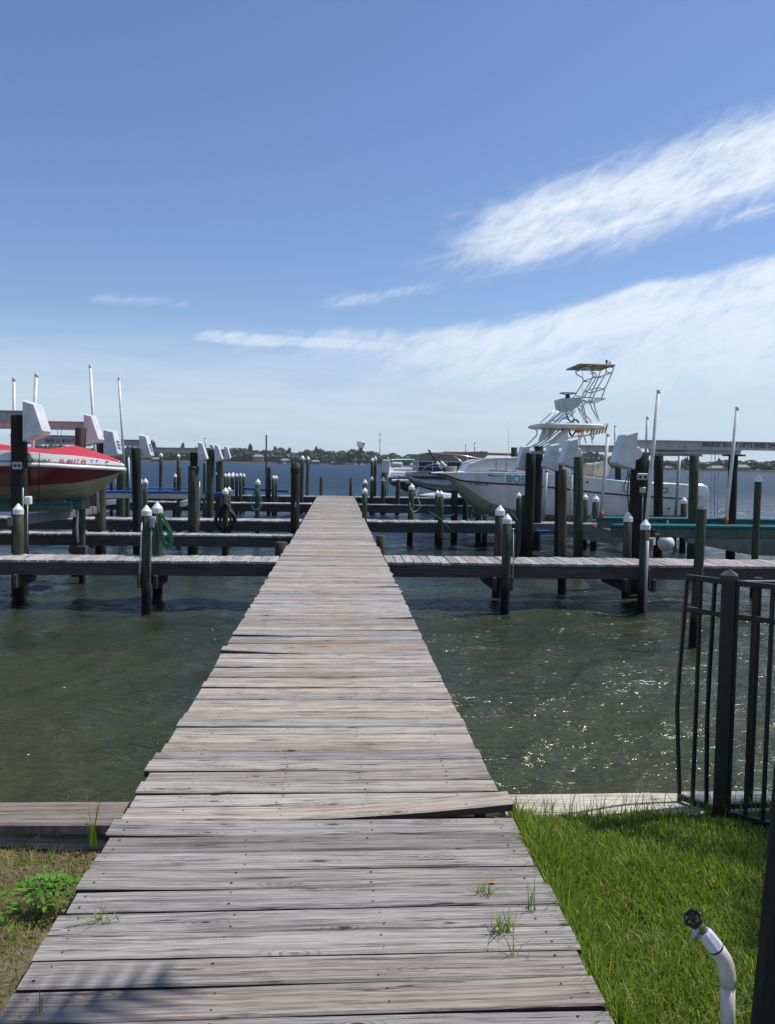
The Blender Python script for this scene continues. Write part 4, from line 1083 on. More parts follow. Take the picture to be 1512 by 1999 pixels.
# --- white fishing boat (catamaran)
fb = thing('fishing_boat', 'large white fishing boat on a lift, with tall tuna tower and teal lettering', 'boat', tuple(P(1100, 1020, 24.2)))
Yc = 24.2
def cst(px, k, c, r, s, hb, chf=.93):
    Yn = Yc-hb; x = P(px, r, Yn).x; zz = lambda y_, YY: P(px, y_, YY).z
    return (x, zz(k, Yn+.3), hb*chf, zz(c, Yn), hb, zz(r, Yn), hb*.985, zz(s, Yn))
st = [cst(1345, 1030, 1006, 973, 951, 1.28), cst(1330, 1030, 1006, 973, 946, 1.3), cst(1240, 1030, 1006, 968, 942, 1.32), cst(1140, 1028, 1006, 959, 930.5, 1.33), cst(1080, 1026, 1005, 952, 926, 1.33),
      cst(1025, 1021, 1000, 947, 923, 1.32), cst(970, 1009, 985, 944, 922.6, 1.27, .9), cst(946, 996, 974, 942.2, 922.4, 1.22, .87), cst(920, 975, 957, 940.2, 922.2, 1.14, .84), cst(902, 956, 946.5, 938.6, 922.2, 1.05, .84), cst(890, 940, 938, 935, 922.4, .95, .88), cst(873, 932, 930, 928.5, 922.8, .80, .9), cst(856, 927.5, 926.8, 925.5, 923.2, .6, .9), cst(843, 926, 925.5, 924.8, 923.4, .42, .9)]
h, csurf = hull(fb, st, Yc, ['bottom', 'gelold', 'gelold', 'black'], kx=.78, rubr=.024, deckmat='gel', crown=.03)
for yy, dz_ in ((0, .30), (0, .62)):
    mb = MB(); mb.tube([(s[0], csurf(s[0], s[5]-dz_)-.003, s[5]-dz_) for s in st[1:7]], .006, 5); mb.build('strake_line', 'alu', fb)
Yn = Yc-1.33
mb = MB(); p = P(984, 923.5, 22.85); q = P(1034, 944.5, 22.85)
mb.box(((p.x+q.x)/2, Yn-.004, (p.z+q.z)/2+.0), (q.x-p.x, .012, abs(p.z-q.z)*.82), None, 0, .004); mb.build('name_panel', 'gel', fb)
hulltext('BOBB', 989, 940.5, 14.5, 'letterteal', fb, lambda x, z: Yn-.002, 22.85, 1.06, -.035, bold=.012, off=.018)
hulltext('FL 9228 LL', 917.5, 946.5, 4.6, 'letter', fb, csurf, 22.95, 1.0, -.03, bold=.002)
mb = MB(); p = P(950.5, 945.3, 22.95); mb.box((p.x, csurf(p.x, p.z)-.008, p.z), (.10, .008, .06)); mb.build('sticker', 'green', fb)
hulltext('Pro Cat', 953, 928.8, 2.6, 'letter', fb, csurf, 22.9, 1.5, -.02, shear=.3, bold=.002) if False else None
mb = MB(); a = P(953, 927, 22.9); b = P(978, 928, 22.9); mb.tube([(a.x, csurf(a.x, a.z)-.01, a.z), ((a.x+b.x)/2, csurf((a.x+b.x)/2, a.z)-.01, a.z-.03), (b.x, csurf(b.x, b.z)-.01, b.z)], .018, 6); mb.build('hull_stripe', 'letter', fb)
# trunk cabin
pp = lambda px_, py_, Y=Yc: (P(px_, py_, Y).x, P(px_, py_, Y).z)
mb = MB(); mb.prism([pp(900, 923), pp(903, 913), pp(909, 904), pp(920, 898.5), pp(940, 895.5), pp(1020, 891.5), pp(1034, 893), pp(1040, 923)][::-1], Yc-.95, Yc+.95, 0, .10); mb.build('cabin', 'gelold', fb, recalc=True)
mb = MB(); mb.tube([P(927, 902, Yc-.9), P(960, 899, Yc-.93), P(1018, 897, Yc-.95)], .012, 5); mb.build('cabin_trim', 'steel', fb)
# bow rails
for sg in (-1, 1):
    Y_ = Yc+sg*1.15; mb = MB(); r_ = .016
    mb.tube([P(890, 922, Y_), P(902, 906, Y_), P(930, 897, Y_), P(968, 895, Y_), P(1030, 892, Y_)], r_, 6)
    for a, b in ((968, 895.5), (988, 894.5), (1007, 893.5)): mb.tube([P(a, b, Y_), P(a, 921, Y_)], r_, 6)
    mb.tube([P(955, 918, Y_), P(1030, 921, Y_)], r_, 6); mb.build('bow_rail', 'steel', fb)
# cockpit coaming, console box and seats behind the lifts
mb = MB(); mb.prism([pp(1040, 925), pp(1042, 900), pp(1050, 893), pp(1098, 893), pp(1104, 925)][::-1], Yc-.75, Yc+.75, 0, .06); mb.build('console', 'gel', fb, recalc=True)
mb = MB(); mb.prism([pp(1146, 930), pp(1148, 906), pp(1160, 903), pp(1174, 903), pp(1180, 912), pp(1172, 930)][::-1], Yc-.6, Yc+.5, 0, .06); mb.build('seat_box', 'cream', fb, recalc=True)
mb = MB()
for a in (1142, 1158, 1182): mb.tube([P(a, 903, Yc-1.0), P(a, 931, Yc-1.0)], .018, 6)
mb.tube([P(1142, 903, Yc-1), P(1182, 904, Yc-1)], .018, 6); mb.build('leaning_post', 'steel', fb)
mb = MB(); mb.prism([pp(1294, 946), pp(1300, 943), pp(1330, 944), pp(1342, 952), pp(1344, 965), pp(1294, 965)][::-1], Yc-1.1, Yc+1.1, 0, .03); mb.build('transom', 'gel', fb, recalc=True)
mb = MB(); 
for sg in (-1,): mb.tube([P(1292, 953, Yn-.03), P(1300, 952, Yn-.04), P(1304, 957, Yn-.04), P(1301, 962, Yn-.04), P(1293, 962, Yn-.03)], .016, 6)
mb.build('grab_handle', 'black', fb)
for (a, b) in ((1146, 941), (1305, 993)):
    mb = MB(); c = P(a, b, Yn-.01); mb.lathe([(.035, -.008), (.03, .0)], c, 12, axis='Y'); mb.build('through_hull_fitting', 'black', fb)
# outboards
for sg in (-1, 1):
    ob = thing('outboard_motor', '', '', (0, 0, 0)); 
    for k in ('label', 'category'): 
        if k in ob: del ob[k]
    ob.parent = fb; ob.location = P(1366, 985, Yc+sg*.62)-fb.location
    y0 = Yc+sg*.62
    Q = lambda px_, py_: (P(px_, py_, y0-.25).x, P(px_, py_, y0-.25).z)
    mb = MB(); mb.prism([Q(1352, 991), Q(1352, 950), Q(1358, 944), Q(1372, 944.5), Q(1381, 949), Q(1383.5, 960), Q(1383, 975), Q(1378, 988), Q(1370, 995)][::-1], y0-.27, y0+.27, 0, .16, sm=False); mb.build('cowling', 'gelold', ob, recalc=True)
    mb = MB(); mb.prism([Q(1356, 993), Q(1372, 993), Q(1368, 1030), Q(1374, 1046), Q(1352, 1046), Q(1358, 1030)], y0-.07, y0+.07, 0, .0); mb.build('lower_unit', 'gelold', ob, recalc=True)
    mb = MB(); c = P(1362, 979.5, y0-.28); mb.lathe([(.02, -.006), (.02, 0)], c, 8, axis='Y'); mb.build('vent', 'black', ob)
# trolling motor and rope coil on the bow
mb = MB(); mb.tube([P(836, 878, 23.6), P(849, 897, 23.6), P(868, 921, 23.7)], .030, 7); mb.tube([P(844, 884, 23.5), P(872, 920, 23.6)], .014, 6); mb.build('trolling_motor', 'black', fb)
mb = MB()
for a, b in (((852, 901), (862, 914)), ((860, 900), (870, 911))): mb.tube([P(*a, 23.5), P(*b, 23.5)], [.022, .05], 7)
mb.build('motor_blade', 'gel', fb)
mb = MB(); c = P(881, 918, 23.8)
for k in range(4): mb.tube([c+Vector((.13*math.cos(a*.5), .13*math.sin(a*.5), .05*k-.06)) for a in range(13)], .026, 6, closed=False)
mb.build('rope_coil', 'rope', fb)
# whip aerial
mb = MB(); mb.tube([P(992, 890, 24), P(991.7, 814, 24)], [.009, .005], 5); mb.build('whip_aerial', 'gel', fb)

# tuna tower
tw = thing('tuna_tower', '', '', tuple((0, 0, 0))); 
for k in ('label', 'category'):
    if k in tw: del tw[k]
tw.parent = fb; tw.location = P(1110, 925, Yc)-fb.location
def U(u, v, Y): return P(1000+u/6.048, 690+v/6.048, Y)
def rail(name, lines, r=.019, mat='tube', ys=(Yc-.62, Yc+.62), both=True):
    for Y_ in ys:
        mb = MB()
        for ln in lines: mb.tube([Vector((p.x, Y_, p.z)) for p in [U(u, v, Yc) for u, v in ln]], r, 7)
        mb.build(name, mat, tw)
rail('upper_frame', [[(815, 190), (830, 222), (900, 262), (919, 300), (850, 410), (775, 530)], [(1020, 200), (1030, 240), (985, 330), (925, 430), (850, 590)], [(1125, 165), (1095, 255), (1010, 440), (975, 545)],
                     [(921, 308), (968, 308)], [(820, 482), (880, 485)], [(1035, 252), (1095, 252)], [(925, 431), (1010, 432)], [(1000, 205), (1020, 215), (1033, 245)]])
rail('belly_rail', [[(700, 545), (800, 538), (1015, 552), (900, 602), (850, 600), (760, 570)], [(750, 600), (755, 640), (780, 600), (830, 590)]], .02)
rail('lower_frame', [[(555, 655), (370, 828)], [(605, 670), (500, 780), (430, 828)], [(745, 590), (600, 720), (475, 828)], [(670, 690), (580, 780), (520, 785)], [(700, 655), (770, 725), (845, 800), (850, 835)],
                     [(765, 640), (790, 760), (800, 830)], [(830, 590), (860, 660), (940, 812)], [(885, 610), (915, 720), (948, 812)]])
rail('top_support', [[(330, 888), (352, 915), (345, 960), (190, 1112)], [(590, 880), (430, 1010), (200, 1145)], [(620, 895), (470, 1020), (300, 1120)], [(740, 905), (770, 980), (800, 1075)], [(850, 880), (852, 960), (872, 1075)], [(885, 880), (888, 960), (860, 1060)],
                     [(440, 1040), (560, 910)], [(700, 995), (880, 960)], [(470, 855), (500, 900), (505, 920)]], .022)
# cross members between the two sides
mb = MB()
for u, v in ((815, 190), (919, 300), (775, 530), (1095, 255), (975, 545), (1015, 552), (760, 570), (920, 430), (1010, 440)):
    a = U(u, v, Yc); mb.tube([Vector((a.x, Yc-.62, a.z)), Vector((a.x, Yc+.62, a.z))], .017, 6)
mb.build('cross_bar', 'tube', tw)
a = U(715, 162, Yc); b = U(1115, 168, Yc)
z = (a.z+b.z)/2
mb = MB(); mb.box(((a.x+b.x)/2, Yc, z+.02), (b.x-a.x, 1.36, .02), None, 0, .006); mb.build('sun_top', 'cream', tw)
mb = MB()
for k in range(5): x = lerp(a.x, b.x, k/4); mb.tube([(x, Yc-.7, z), (x, Yc+.7, z)], .022, 6)
for y_ in (-.7, -.2, .25, .7): mb.tube([(a.x, Yc+y_, z), (b.x, Yc+y_, z)], .02, 6)
mb.build('sun_top_frame', 'tan', tw)
mb = MB(); c = U(930, 128, Yc); mb.box(c+Vector((0, 0, -.04)), (.10, .12, .10), None, 0, .02); mb.build('compass_light', 'steel', tw)
mb = MB(); mb.tube([U(1075, 165, Yc), U(1110, 135, Yc), U(1112, 88, Yc)], .03, 7); mb.tube([U(1098, 86, Yc), U(1128, 84, Yc)], .022, 7); mb.tube([U(1120, 140, Yc), U(1150, 118, Yc), U(1150, 95, Yc)], .022, 7); mb.tube([U(1090, 150, Yc), U(1185, 157, Yc)], .032, 7); mb.build('instrument_mast', 'black', tw)
mb = MB(); mb.prism([(U(u, v, Yc).x, U(u, v, Yc).z) for u, v in ((540, 542), (752, 532), (748, 600), (700, 655), (640, 690), (560, 655), (548, 600))][::-1], Yc-.55, Yc+.55, 0, .08); mb.build('helm_box', 'gelold', tw, recalc=True)
c = U(652, 470, Yc); mb = MB(); rr_ = .23
mb.tube([c+Vector((rr_*math.cos(2*math.pi*k/24), rr_*math.sin(2*math.pi*k/24), 0)) for k in range(24)], .016, 6, closed=True)
for k in range(3): q = 2.1*k+.3; mb.tube([c-Vector((0, 0, .05)), c+Vector((rr_*math.cos(q), rr_*math.sin(q), 0))], .012, 6)
mb.build('steering_wheel', 'steel', tw)
mb = MB(); mb.tube([c-Vector((0, 0, .04)), U(650, 540, Yc)], [.05, .09], 10); mb.build('steering_column', 'black', tw)
# hardtop: flat rounded slab
p0 = U(225, 858, Yc); p1 = U(1040, 858, Yc); L = p1.x-p0.x; zt = P(1060, 690+845/6.048-690+690-0, Yc).z if False else U(500, 858, Yc).z
mb = MB(); prof = []
N = 28; ring = []
for k in range(N):
    q = 2*math.pi*k/N; cx = math.copysign(abs(math.cos(q))**.45, math.cos(q)); sy = math.copysign(abs(math.sin(q))**.55, math.sin(q)); ring.append((cx*L/2, sy*1.02))
mid = (p0.x+p1.x)/2
for s_, z_ in ((.93, -.075), (1.0, -.045), (1.0, .01), (.93, .05), (.5, .075)): mb.v += [(mid+x*s_, Yc+y_*s_, zt+z_) for x, y_ in ring]
for i in range(4):
    for k in range(N): l = (k+1) % N; mb.face((i*N+k, i*N+l, (i+1)*N+l, (i+1)*N+k), 0, True)
mb.face(list(range(N))[::-1], 0); mb.face([4*N+k for k in range(N)], 0); mb.build('hardtop', 'gelold', tw)
mb = MB(); mb.box((mid+L*.18, Yc, zt-.09), (L*.5, 1.7, .02)); mb.build('hardtop_lining', 'cream', tw)
for k in range(6):
    mb = MB(); a = U(925+34*k, 968-6*k, Yc-.8+.3*k); b = a+Vector((.09, .02, .30)); a.y = b.y = Yc-.75+.3*k; mb.tube([a, b], .030, 8); mb.build('rod_holder', 'brass', tw)
mb = MB(); mb.box(U(790, 912, Yc), (.24, .3, .12), None, 0, .04); mb.build('life_vest', 'orange', tw)
mb = MB(); mb.tube([U(630, 690, Yc), U(650, 770, Yc), U(700, 815, Yc), U(640, 825, Yc)], .03, 6); mb.tube([U(705, 812, Yc), U(720, 785, Yc), U(760, 785, Yc), U(785, 820, Yc)], .025, 6); mb.tube([U(665, 900, Yc), U(680, 960, Yc), U(710, 970, Yc), U(740, 930, Yc)], .025, 6); mb.tube([U(590, 890, Yc), U(575, 1060, Yc)], .03, 6); mb.build('control_cable', 'black', tw)
mb = MB(); mb.prism([(U(u, v, Yc).x, U(u, v, Yc).z) for u, v in ((390, 885), (480, 882), (400, 960), (345, 1030), (335, 1030))][::-1], Yc-.35, Yc+.35, 0, 0); mb.build('windscreen_panel', 'alupaint', tw, recalc=True)
mb = MB(); mb.prism([(U(u, v, Yc).x, U(u, v, Yc).z) for u, v in ((530, 975), (590, 920), (625, 920), (630, 1120), (450, 1120), (450, 1060))][::-1], Yc-.3, Yc+.3, 0, 0.05); mb.build('helm_console', 'gel', tw, recalc=True)
mb = MB(); mb.tube([U(830, 855, Yc), U(828, -20, Yc)], [.010, .005], 5); mb.build('aerial', 'gel', tw)
mb = MB(); mb.tube([U(885, 800, Yc-.7), U(885, 940, Yc-.7)], .03, 7); mb.build('outrigger_base', 'steel', tw)

# --- pontoon boat
pb_ = thing('pontoon_boat', 'pontoon boat with navy fence panels and tan top behind the fishing boat', 'boat', tuple(P(900, 965, 31.5)))
Yc = 31.6; Yn = Yc-1.15
for Y_ in (Yn+.25, Yc+.9):
    mb = MB(); pts = []; rs = []
    for px_, yc_, rpx in ((797, 928, .5), (802, 931, 3.5), (812, 936, 8), (828, 941, 12), (850, 944.5, 15), (880, 946.5, 16.5), (960, 947, 16.5), (1130, 949, 16.5)):
        q = P(px_, yc_, Yn+.25); pts.append(Vector((q.x, Y_, q.z))); rs.append(rpx*31/F)
    mb.tube(pts, rs, 20); mb.build('pontoon_tube', 'pontoon', pb_)
a = P(801, 925, Yn); b = P(1130, 928, Yn)
mb = MB(); mb.box(((a.x+b.x)/2, Yc, a.z-.02), (b.x-a.x, 2.4, .14), None, 0, .02); mb.build('deck', 'pontoon', pb_)
mb = MB(); c0 = P(816, 921, Yn); c1 = P(1010, 921, Yn); zt_ = P(816, 900.5, Yn).z
for Y_ in (Yn+.05, Yc+1.1): mb.box(((c0.x+c1.x)/2, Y_, (c0.z+zt_)/2), (c1.x-c0.x, .04, zt_-c0.z))
mb.box((c0.x+.03, Yc, (c0.z+zt_)/2), (.04, 2.2, zt_-c0.z)); mb.build('fence_panel', 'navy', pb_)
mb = MB()
for z_ in (c0.z+.02, (c0.z+zt_)/2, zt_):
    mb.tube([(c0.x, Yn+.02, z_), (c1.x, Yn+.02, z_)], .018, 6); mb.tube([(c0.x, Yn+.02, z_), (c0.x, Yc+1.12, z_)], .018, 6)
for k in range(8):
    x = lerp(c0.x, c1.x, k/7); mb.tube([(x, Yn+.02, c0.z-.1), (x, Yn+.02, zt_)], .016, 6)
mb.tube([P(824, 920, Yn-.02), P(832, 909, Yn-.02), P(846, 906, Yn-.02), P(866, 905.5, Yn-.02)], .016, 6); mb.build('rail', 'tube', pb_)
mb = MB(); t0 = P(817, 886, Yc); t1 = P(945, 884.5, Yc)
mb.prism([(c0.x+.02, zt_+.01), (c0.x+.05, t0.z-.02), (c0.x+.3, t0.z+.04), (t1.x, t1.z+.06), (t1.x, t1.z-.1), (t1.x-.3, zt_+.01)], Yc-.9, Yc+.9, 0, .03); mb.build('folded_bimini', 'tan', pb_, recalc=True)
mb = MB(); mb.tube([P(849, 884.5, 30.3), P(900, 889, 30.3), P(950, 897.5, 30.3)], .022, 6); mb.tube([P(886, 890, 30.4), P(914, 912, 30.4)], .018, 6); mb.tube([P(911, 895, 30.4), P(940, 921, 30.4)], .015, 6); mb.build('bimini_bow', 'tube', pb_)
mb = MB(); mb.prism([pp(898, 917, Yc), pp(896, 900, Yc), pp(904, 893, Yc), pp(916, 894, Yc), pp(914, 917, Yc)], Yc-.5, Yc+.4, 0, .1); mb.build('captain_seat', 'gelold', pb_, recalc=True)
mb = MB(); a = P(867, 883.5, Yc+.3); b = P(1030, 888, Yc+.3); mb.bar(a, b, .8, .10, 0, .03); mb.build('boat_cover', 'tan', pb_)
mb = MB(); mb.tube([P(935, 888, Yc), P(943, 881, Yc)], [.12, .05], 8); mb.build('seat_back', 'navy', pb_)

# --- white runabout seen from astern
ra = thing('runabout', 'white and navy runabout on a lift at the dock end, stern toward the camera', 'boat', tuple(P(790, 950, 38)))
L0 = P(790, 930, 37.5)
# local hull along +Y : build with x<->y swapped
def V(px_, py_, Y=37.6): return P(px_, py_, Y)
xs_l, xs_r = V(758, 930).x, V(829, 930).x; xc = (xs_l+xs_r)/2; hb0 = (xs_r-xs_l)/2
zs = V(790, 903).z; zr = V(790, 934).z; zc = V(790, 947).z; zk = V(790, 960).z
stn = [(0, 1.0, 0), (1.5, 1.03, .0), (3.0, 1.0, .04), (4.2, .85, .12), (5.2, .55, .25), (6.0, .08, .42)]
mb = MB(); rows = []
for (yy, f, up) in stn:
    hb = hb0*f; row = []
    for (h_, z_) in ((0, zk+up), (.80, zc+up*.6), (.97, zr), (1.0, zr+.01), (.97, lerp(zr, zs, .75)), (.88, zs)):
        row.append((h_*hb, yy+37.6, z_))
    rows.append(row)
for sg in (-1, 1):
    o = len(mb.v)
    for r in rows:
        for p in r: mb.v.append((xc+sg*p[0], p[1], p[2]))
    for i in range(len(rows)-1):
        for k in range(5): mb.face((o+i*6+k, o+i*6+k+1, o+(i+1)*6+k+1, o+(i+1)*6+k), 0 if k < 2 else 1, True)
o = len(mb.v); ring = [(xc-p[0], p[1], p[2]) for p in rows[0][:4]]+[(xc+p[0], p[1], p[2]) for p in rows[0][:4][::-1]]; mb.v += ring; mb.face(list(range(o, o+8)), 0)
mb.build('hull', ['navy', 'gel'], ra)
mb = MB(); mb.box((xc, 37.55, V(790, 938).z), (hb0*1.7, .5, .10), None, 0, .03); mb.box((xc, 38.2, V(790, 925).z), (hb0*1.86, .9, .22), None, 0, .05); mb.build('swim_platform', 'gel', ra)
mb = MB(); mb.box((xc+.03, 38.2, V(790, 916.5).z), (hb0*1.55, .55, .16), None, 0, .05); mb.build('rear_seat', 'gelold', ra)
mb = MB(); mb.box((xc-.3, 40.2, V(790, 908).z), (.6, .6, .28), None, 0, .08); mb.box((xc+.6, 40.2, V(790, 909).z), (.5, .5, .24), None, 0, .08); mb.build('helm_seat', 'gelold', ra)
mb = MB(); a = V(762, 909, 40.6); b = V(825, 909, 40.6); a2 = V(763, 897, 40.8); b2 = V(824, 897, 40.8)
mb.bar((a.x, 40.7, (a.z+a2.z)/2), (b.x, 40.7, (a.z+a2.z)/2), .015, a2.z-a.z); mb.bar((a.x, 39.2, (a.z+a2.z)/2-.05), (a.x+.05, 40.7, (a.z+a2.z)/2), .015, (a2.z-a.z)*.85); mb.build('windshield', 'glass', ra)
mb = MB(); mb.tube([(a.x, 39.2, a2.z-.05), (a2.x, 40.7, a2.z), (b2.x, 40.7, b2.z)], .018, 6); mb.build('windshield_frame', 'tube', ra)
mb = MB(); mb.tube([V(757, 892, 39), V(757, 905, 39)], .012, 5); mb.build('stern_light', 'tube', ra)
mb = MB(); mb.box((xc+.1, 37.4, V(790, 946).z), (.5, .5, .3), None, 0, .08); mb.build('outdrive', 'black', ra)
mb = MB(); mb.box((xc, 37.9, zk-.10), (hb0*1.2, .2, .2)); mb.build('lift_bunk', 'alupaint', ra)

# --- small navy boat afloat
sb = thing('small_boat', 'low navy hulled boat with white deck floating behind the capped pilings', 'boat', tuple(P(870, 975, 36.8)))
Yc = 38.6
def sst(x, hb, k, r, s): return (x, WZ-.25+k, hb*.8, WZ-.02+k*.4, hb, r, hb*.9, s)
x0 = P(790+38, 970, 36.4).x; x1 = x0+5.4
zr = P(850, 973, 36.2).z; zs_ = P(850, 967, 36.2).z
st = [sst(x1, .95, 0, zr, zs_), sst(x1-2, 1.0, 0, zr, zs_), sst(x0+2, .95, 0, zr, zs_), sst(x0+1.0, .72, .1, zr, zs_-.02), sst(x0+.35, .4, .3, zr+.01, zs_-.05), sst(x0, .04, .6, zr+.02, zs_-.09)]
hull(sb, st, Yc, ['navy', 'navy', 'gel', 'gel'], rubr=.03, deckmat='gel', crown=.10)
mb = MB(); mb.prism([(x0+1.0, zs_), (x0+1.5, P(850, 961, Yc).z), (x0+3.4, P(850, 960, Yc).z), (x0+3.8, zs_)], Yc-.45, Yc+.45, 0, .1); mb.build('deck_hatch', 'gel', sb, recalc=True)
mb = MB(); mb.box((x0+2.6, Yc-.95, zr+.06), (.5, .03, .05)); mb.build('sticker', 'orange', sb)
# ---------------------------------------------------------------- fence
fz = -.085
base = G(1404, 1597, fz); post_d = base.y
def fencepost(par, x, y, h, w, name='post', capd=True, z0=None, rot=0):
    mb = MB(); z0 = fz-.15 if z0 is None else z0; Rm = Matrix.Rotation(rot, 3, 'Z')
    mb.box((x, y, (z0+h)/2), (w, w, h-z0), Rm, 0, .004); p = mb.build(name, 'ironblack', par)
    if capd:
        mb = MB(); c = w/2*1.16
        vs = [Rm @ Vector(q)+Vector((x, y, 0)) for q in ((-c, -c, h-.012), (c, -c, h-.012), (c, c, h-.012), (-c, c, h-.012), (-c, -c, h+.008), (c, -c, h+.008), (c, c, h+.008), (-c, c, h+.008), (0, 0, h+.036))]
        mb.add(vs, [(0, 3, 2, 1), (0, 1, 5, 4), (1, 2, 6, 5), (2, 3, 7, 6), (3, 0, 4, 7), (4, 5, 8), (5, 6, 8), (6, 7, 8), (7, 4, 8)]); mb.build('post_cap', 'ironcap', p)
M['ironcap'] = mat_simple('worn_post_cap', (.05, .043, .038), .32, .3, .3, 20)
fn = thing('metal_fence', 'black metal picket fence panels standing at the edge of the lawn and water', 'fence', tuple(base))
top = P(1419, 1113, base.y); H = top.z-.03
FR = math.radians(-28)
fencepost(fn, base.x, base.y, H, .062, rot=FR)
railz = P(1415, 1131, base.y).z; rail2 = P(1412, 1196, base.y).z; railb = P(1405, 1577, base.y).z
def panel(p0, p1, n, bend=None, z=(None,), short=False, first=.5):
    p0 = Vector(p0); p1 = Vector(p1)
    for zz, h_ in ((railz, .026), (rail2, .024), (railb, .026)): mb = MB(); mb.bar((p0.x, p0.y, zz-h_/2), (p1.x, p1.y, zz-h_/2), .026, h_, 0, .003); mb.build('rail', 'ironblack', fn)
    for k in range(n):
        u = (k+first)/n if first < 1 else (k+1)/n; q = p0.lerp(p1, u); d = (p1-p0).normalized(); mb = MB(); bd = (bend or {}).get(k)
        zs_ = [railb-.055, railb+.02, railb+.25, railb+.42, railb+.62, railb+.85, railz-.012]
        if bd: off = [0, 0, .6*bd[0], 1.0*bd[0], .8*bd[0], .35*bd[0], 0]
        else: off = [0]*7
        for i in range(6):
            mb.bar((q.x+off[i]*d.x, q.y+off[i]*d.y, zs_[i]), (q.x+off[i+1]*d.x, q.y+off[i+1]*d.y, zs_[i+1]), .0165, .0165, 0, .002)
        mb.build('picket', 'ironblack', fn)
endA = G(1341, 1121, railz)
p0 = Vector((base.x, base.y, 0)); pA1 = Vector((endA.x, endA.y, 0))
panel(p0, pA1, 3, {2: (.028,), 0: (.012,)}, first=.97)
c_ = G(1487, 1137.5, railz); panel(p0, p0+(Vector((c_.x, c_.y, 0))-p0)*3.2, 6, first=.5)
# return along the seawall
q1 = G(1461, 1571, fz)
fencepost(fn, q1.x, q1.y, railz-.01, .036, 'slim_post', False, rot=FR)
mb = MB()
mb.bar((base.x, base.y+.02, railb+.0), (base.x+2.6, q1.y+.03, railb+.0), .026, .026, 0, .003); mb.build('rail', 'ironblack', fn); mb = MB(); mb.bar((base.x, base.y+.02, railz-.02), (base.x+2.6, q1.y+.03, railz-.02), .022, .026, 0, .003); mb.build('rail', 'ironblack', fn)
# timber post close to the camera at the right edge
b = P(1505, 1975, 2.0)
tp = thing('timber_post', 'dark rough timber post rising at the right edge beside the garden tap', 'post', (b.x, b.y, -.3))
mb = MB(); n = 16; rows = 9
for i in range(rows+1):
    z = lerp(-.3, .80, i/rows); r0 = .043+.004*mnoise.noise(Vector((z*4, 0, 5)))
    for j in range(n):
        a = 2*math.pi*j/n; r = r0*(1+.07*mnoise.noise(Vector((math.cos(a)*2, math.sin(a)*2, z*1.5)))); mb.v.append((b.x+r*math.cos(a)+(z-.22)*.05, b.y+r*math.sin(a), z))
for i in range(rows):
    for j in range(n): l = (j+1) % n; mb.face((i*n+j, i*n+l, (i+1)*n+l, (i+1)*n+j), 0, True)
mb.face([rows*n+j for j in range(n)], 0); mb.build('trunk', 'pile_dark', tp)

# ---------------------------------------------------------------- garden tap on a white pipe
Yt = 2.05
T_ = lambda px_, py_, Y=Yt: P(px_, py_, Y)
bs = T_(1421, 1990)
gt = thing('garden_tap', 'white plastic standpipe with brass valve and black round handwheel in the lawn', 'tap', (bs.x, bs.y, -.1))
r1 = 15.5*Yt/F
mb = MB(); mb.tube([T_(1424, 2230), T_(1420.5, 1975), T_(1420, 1918)], r1*.94, 24); mb.build('pipe', 'pvcold', gt) if 'pvcold' in M else None
M['pvcold'] = mat_simple('dirty_pvc', (.62, .60, .56), .5, 0, .08, 8, dirt=(.30, .26, .21), dscale=14, dlo=.45, dhi=.7)
M['pvcblue'] = mat_simple('clean_pvc', (.60, .64, .76), .4, 0, .05)
if not [c for c in gt.children if c.name.startswith('pipe')]: mb.build('pipe', 'pvcold', gt)
mb = MB(); pts = [(1420, 1923), (1419.5, 1905), (1417.5, 1888), (1412, 1873), (1403.5, 1860), (1395, 1848)]
mb.tube([T_(*p) for p in pts], [r1*1.08]+[r1*1.10]*4+[r1*1.10], 24); mb.build('elbow', 'pvcold', gt)
mb = MB(); mb.tube([T_(1397, 1851), T_(1395, 1848.2)], r1*1.14, 24); mb.build('cement_ring', 'navy', gt)
mb = MB(); mb.tube([T_(1395, 1848), T_(1386, 1835.5), T_(1376, 1822), T_(1373, 1817.5)], [r1*1.10, r1*1.08, r1*.98, r1*.82], 8, sm=False); mb.build('reducer', 'pvcblue', gt)
mb = MB(); mb.tube([T_(1374, 1819), T_(1364, 1806), T_(1357, 1799), T_(1353, 1795)], [r1*.62, r1*.60, r1*.44, r1*.30], 14); mb.build('valve', 'brass', gt)
# spout below
mb = MB(); mb.tube([T_(1362, 1806), T_(1357, 1822), T_(1355, 1834)], [r1*.5, r1*.46, r1*.5], 12); mb.build('spout', 'alu', gt)
c = T_(1352.5, 1793); ax = (T_(1352, 1793)-T_(1374, 1819)).normalized(); ax = Vector((ax.x, -.55, ax.z)).normalized()
u_ = ax.cross(Vector((0, 0, 1))).normalized(); v_ = ax.cross(u_); rw = 15.5*Yt/F
mb = MB()
mb.tube([c+(u_*math.cos(q)+v_*math.sin(q))*rw*(1+.07*math.cos(q*6)) for q in [2*math.pi*k/48 for k in range(48)]], .0052, 8, closed=True)
for k in range(3):
    q = math.pi*2*k/3+.5; e = (u_*math.cos(q)+v_*math.sin(q))*rw; mb.tube([c, c+e], .004, 6)
mb.tube([c-ax*.006, c+ax*.012], .010, 8); mb.build('handwheel', 'ironblack', gt)

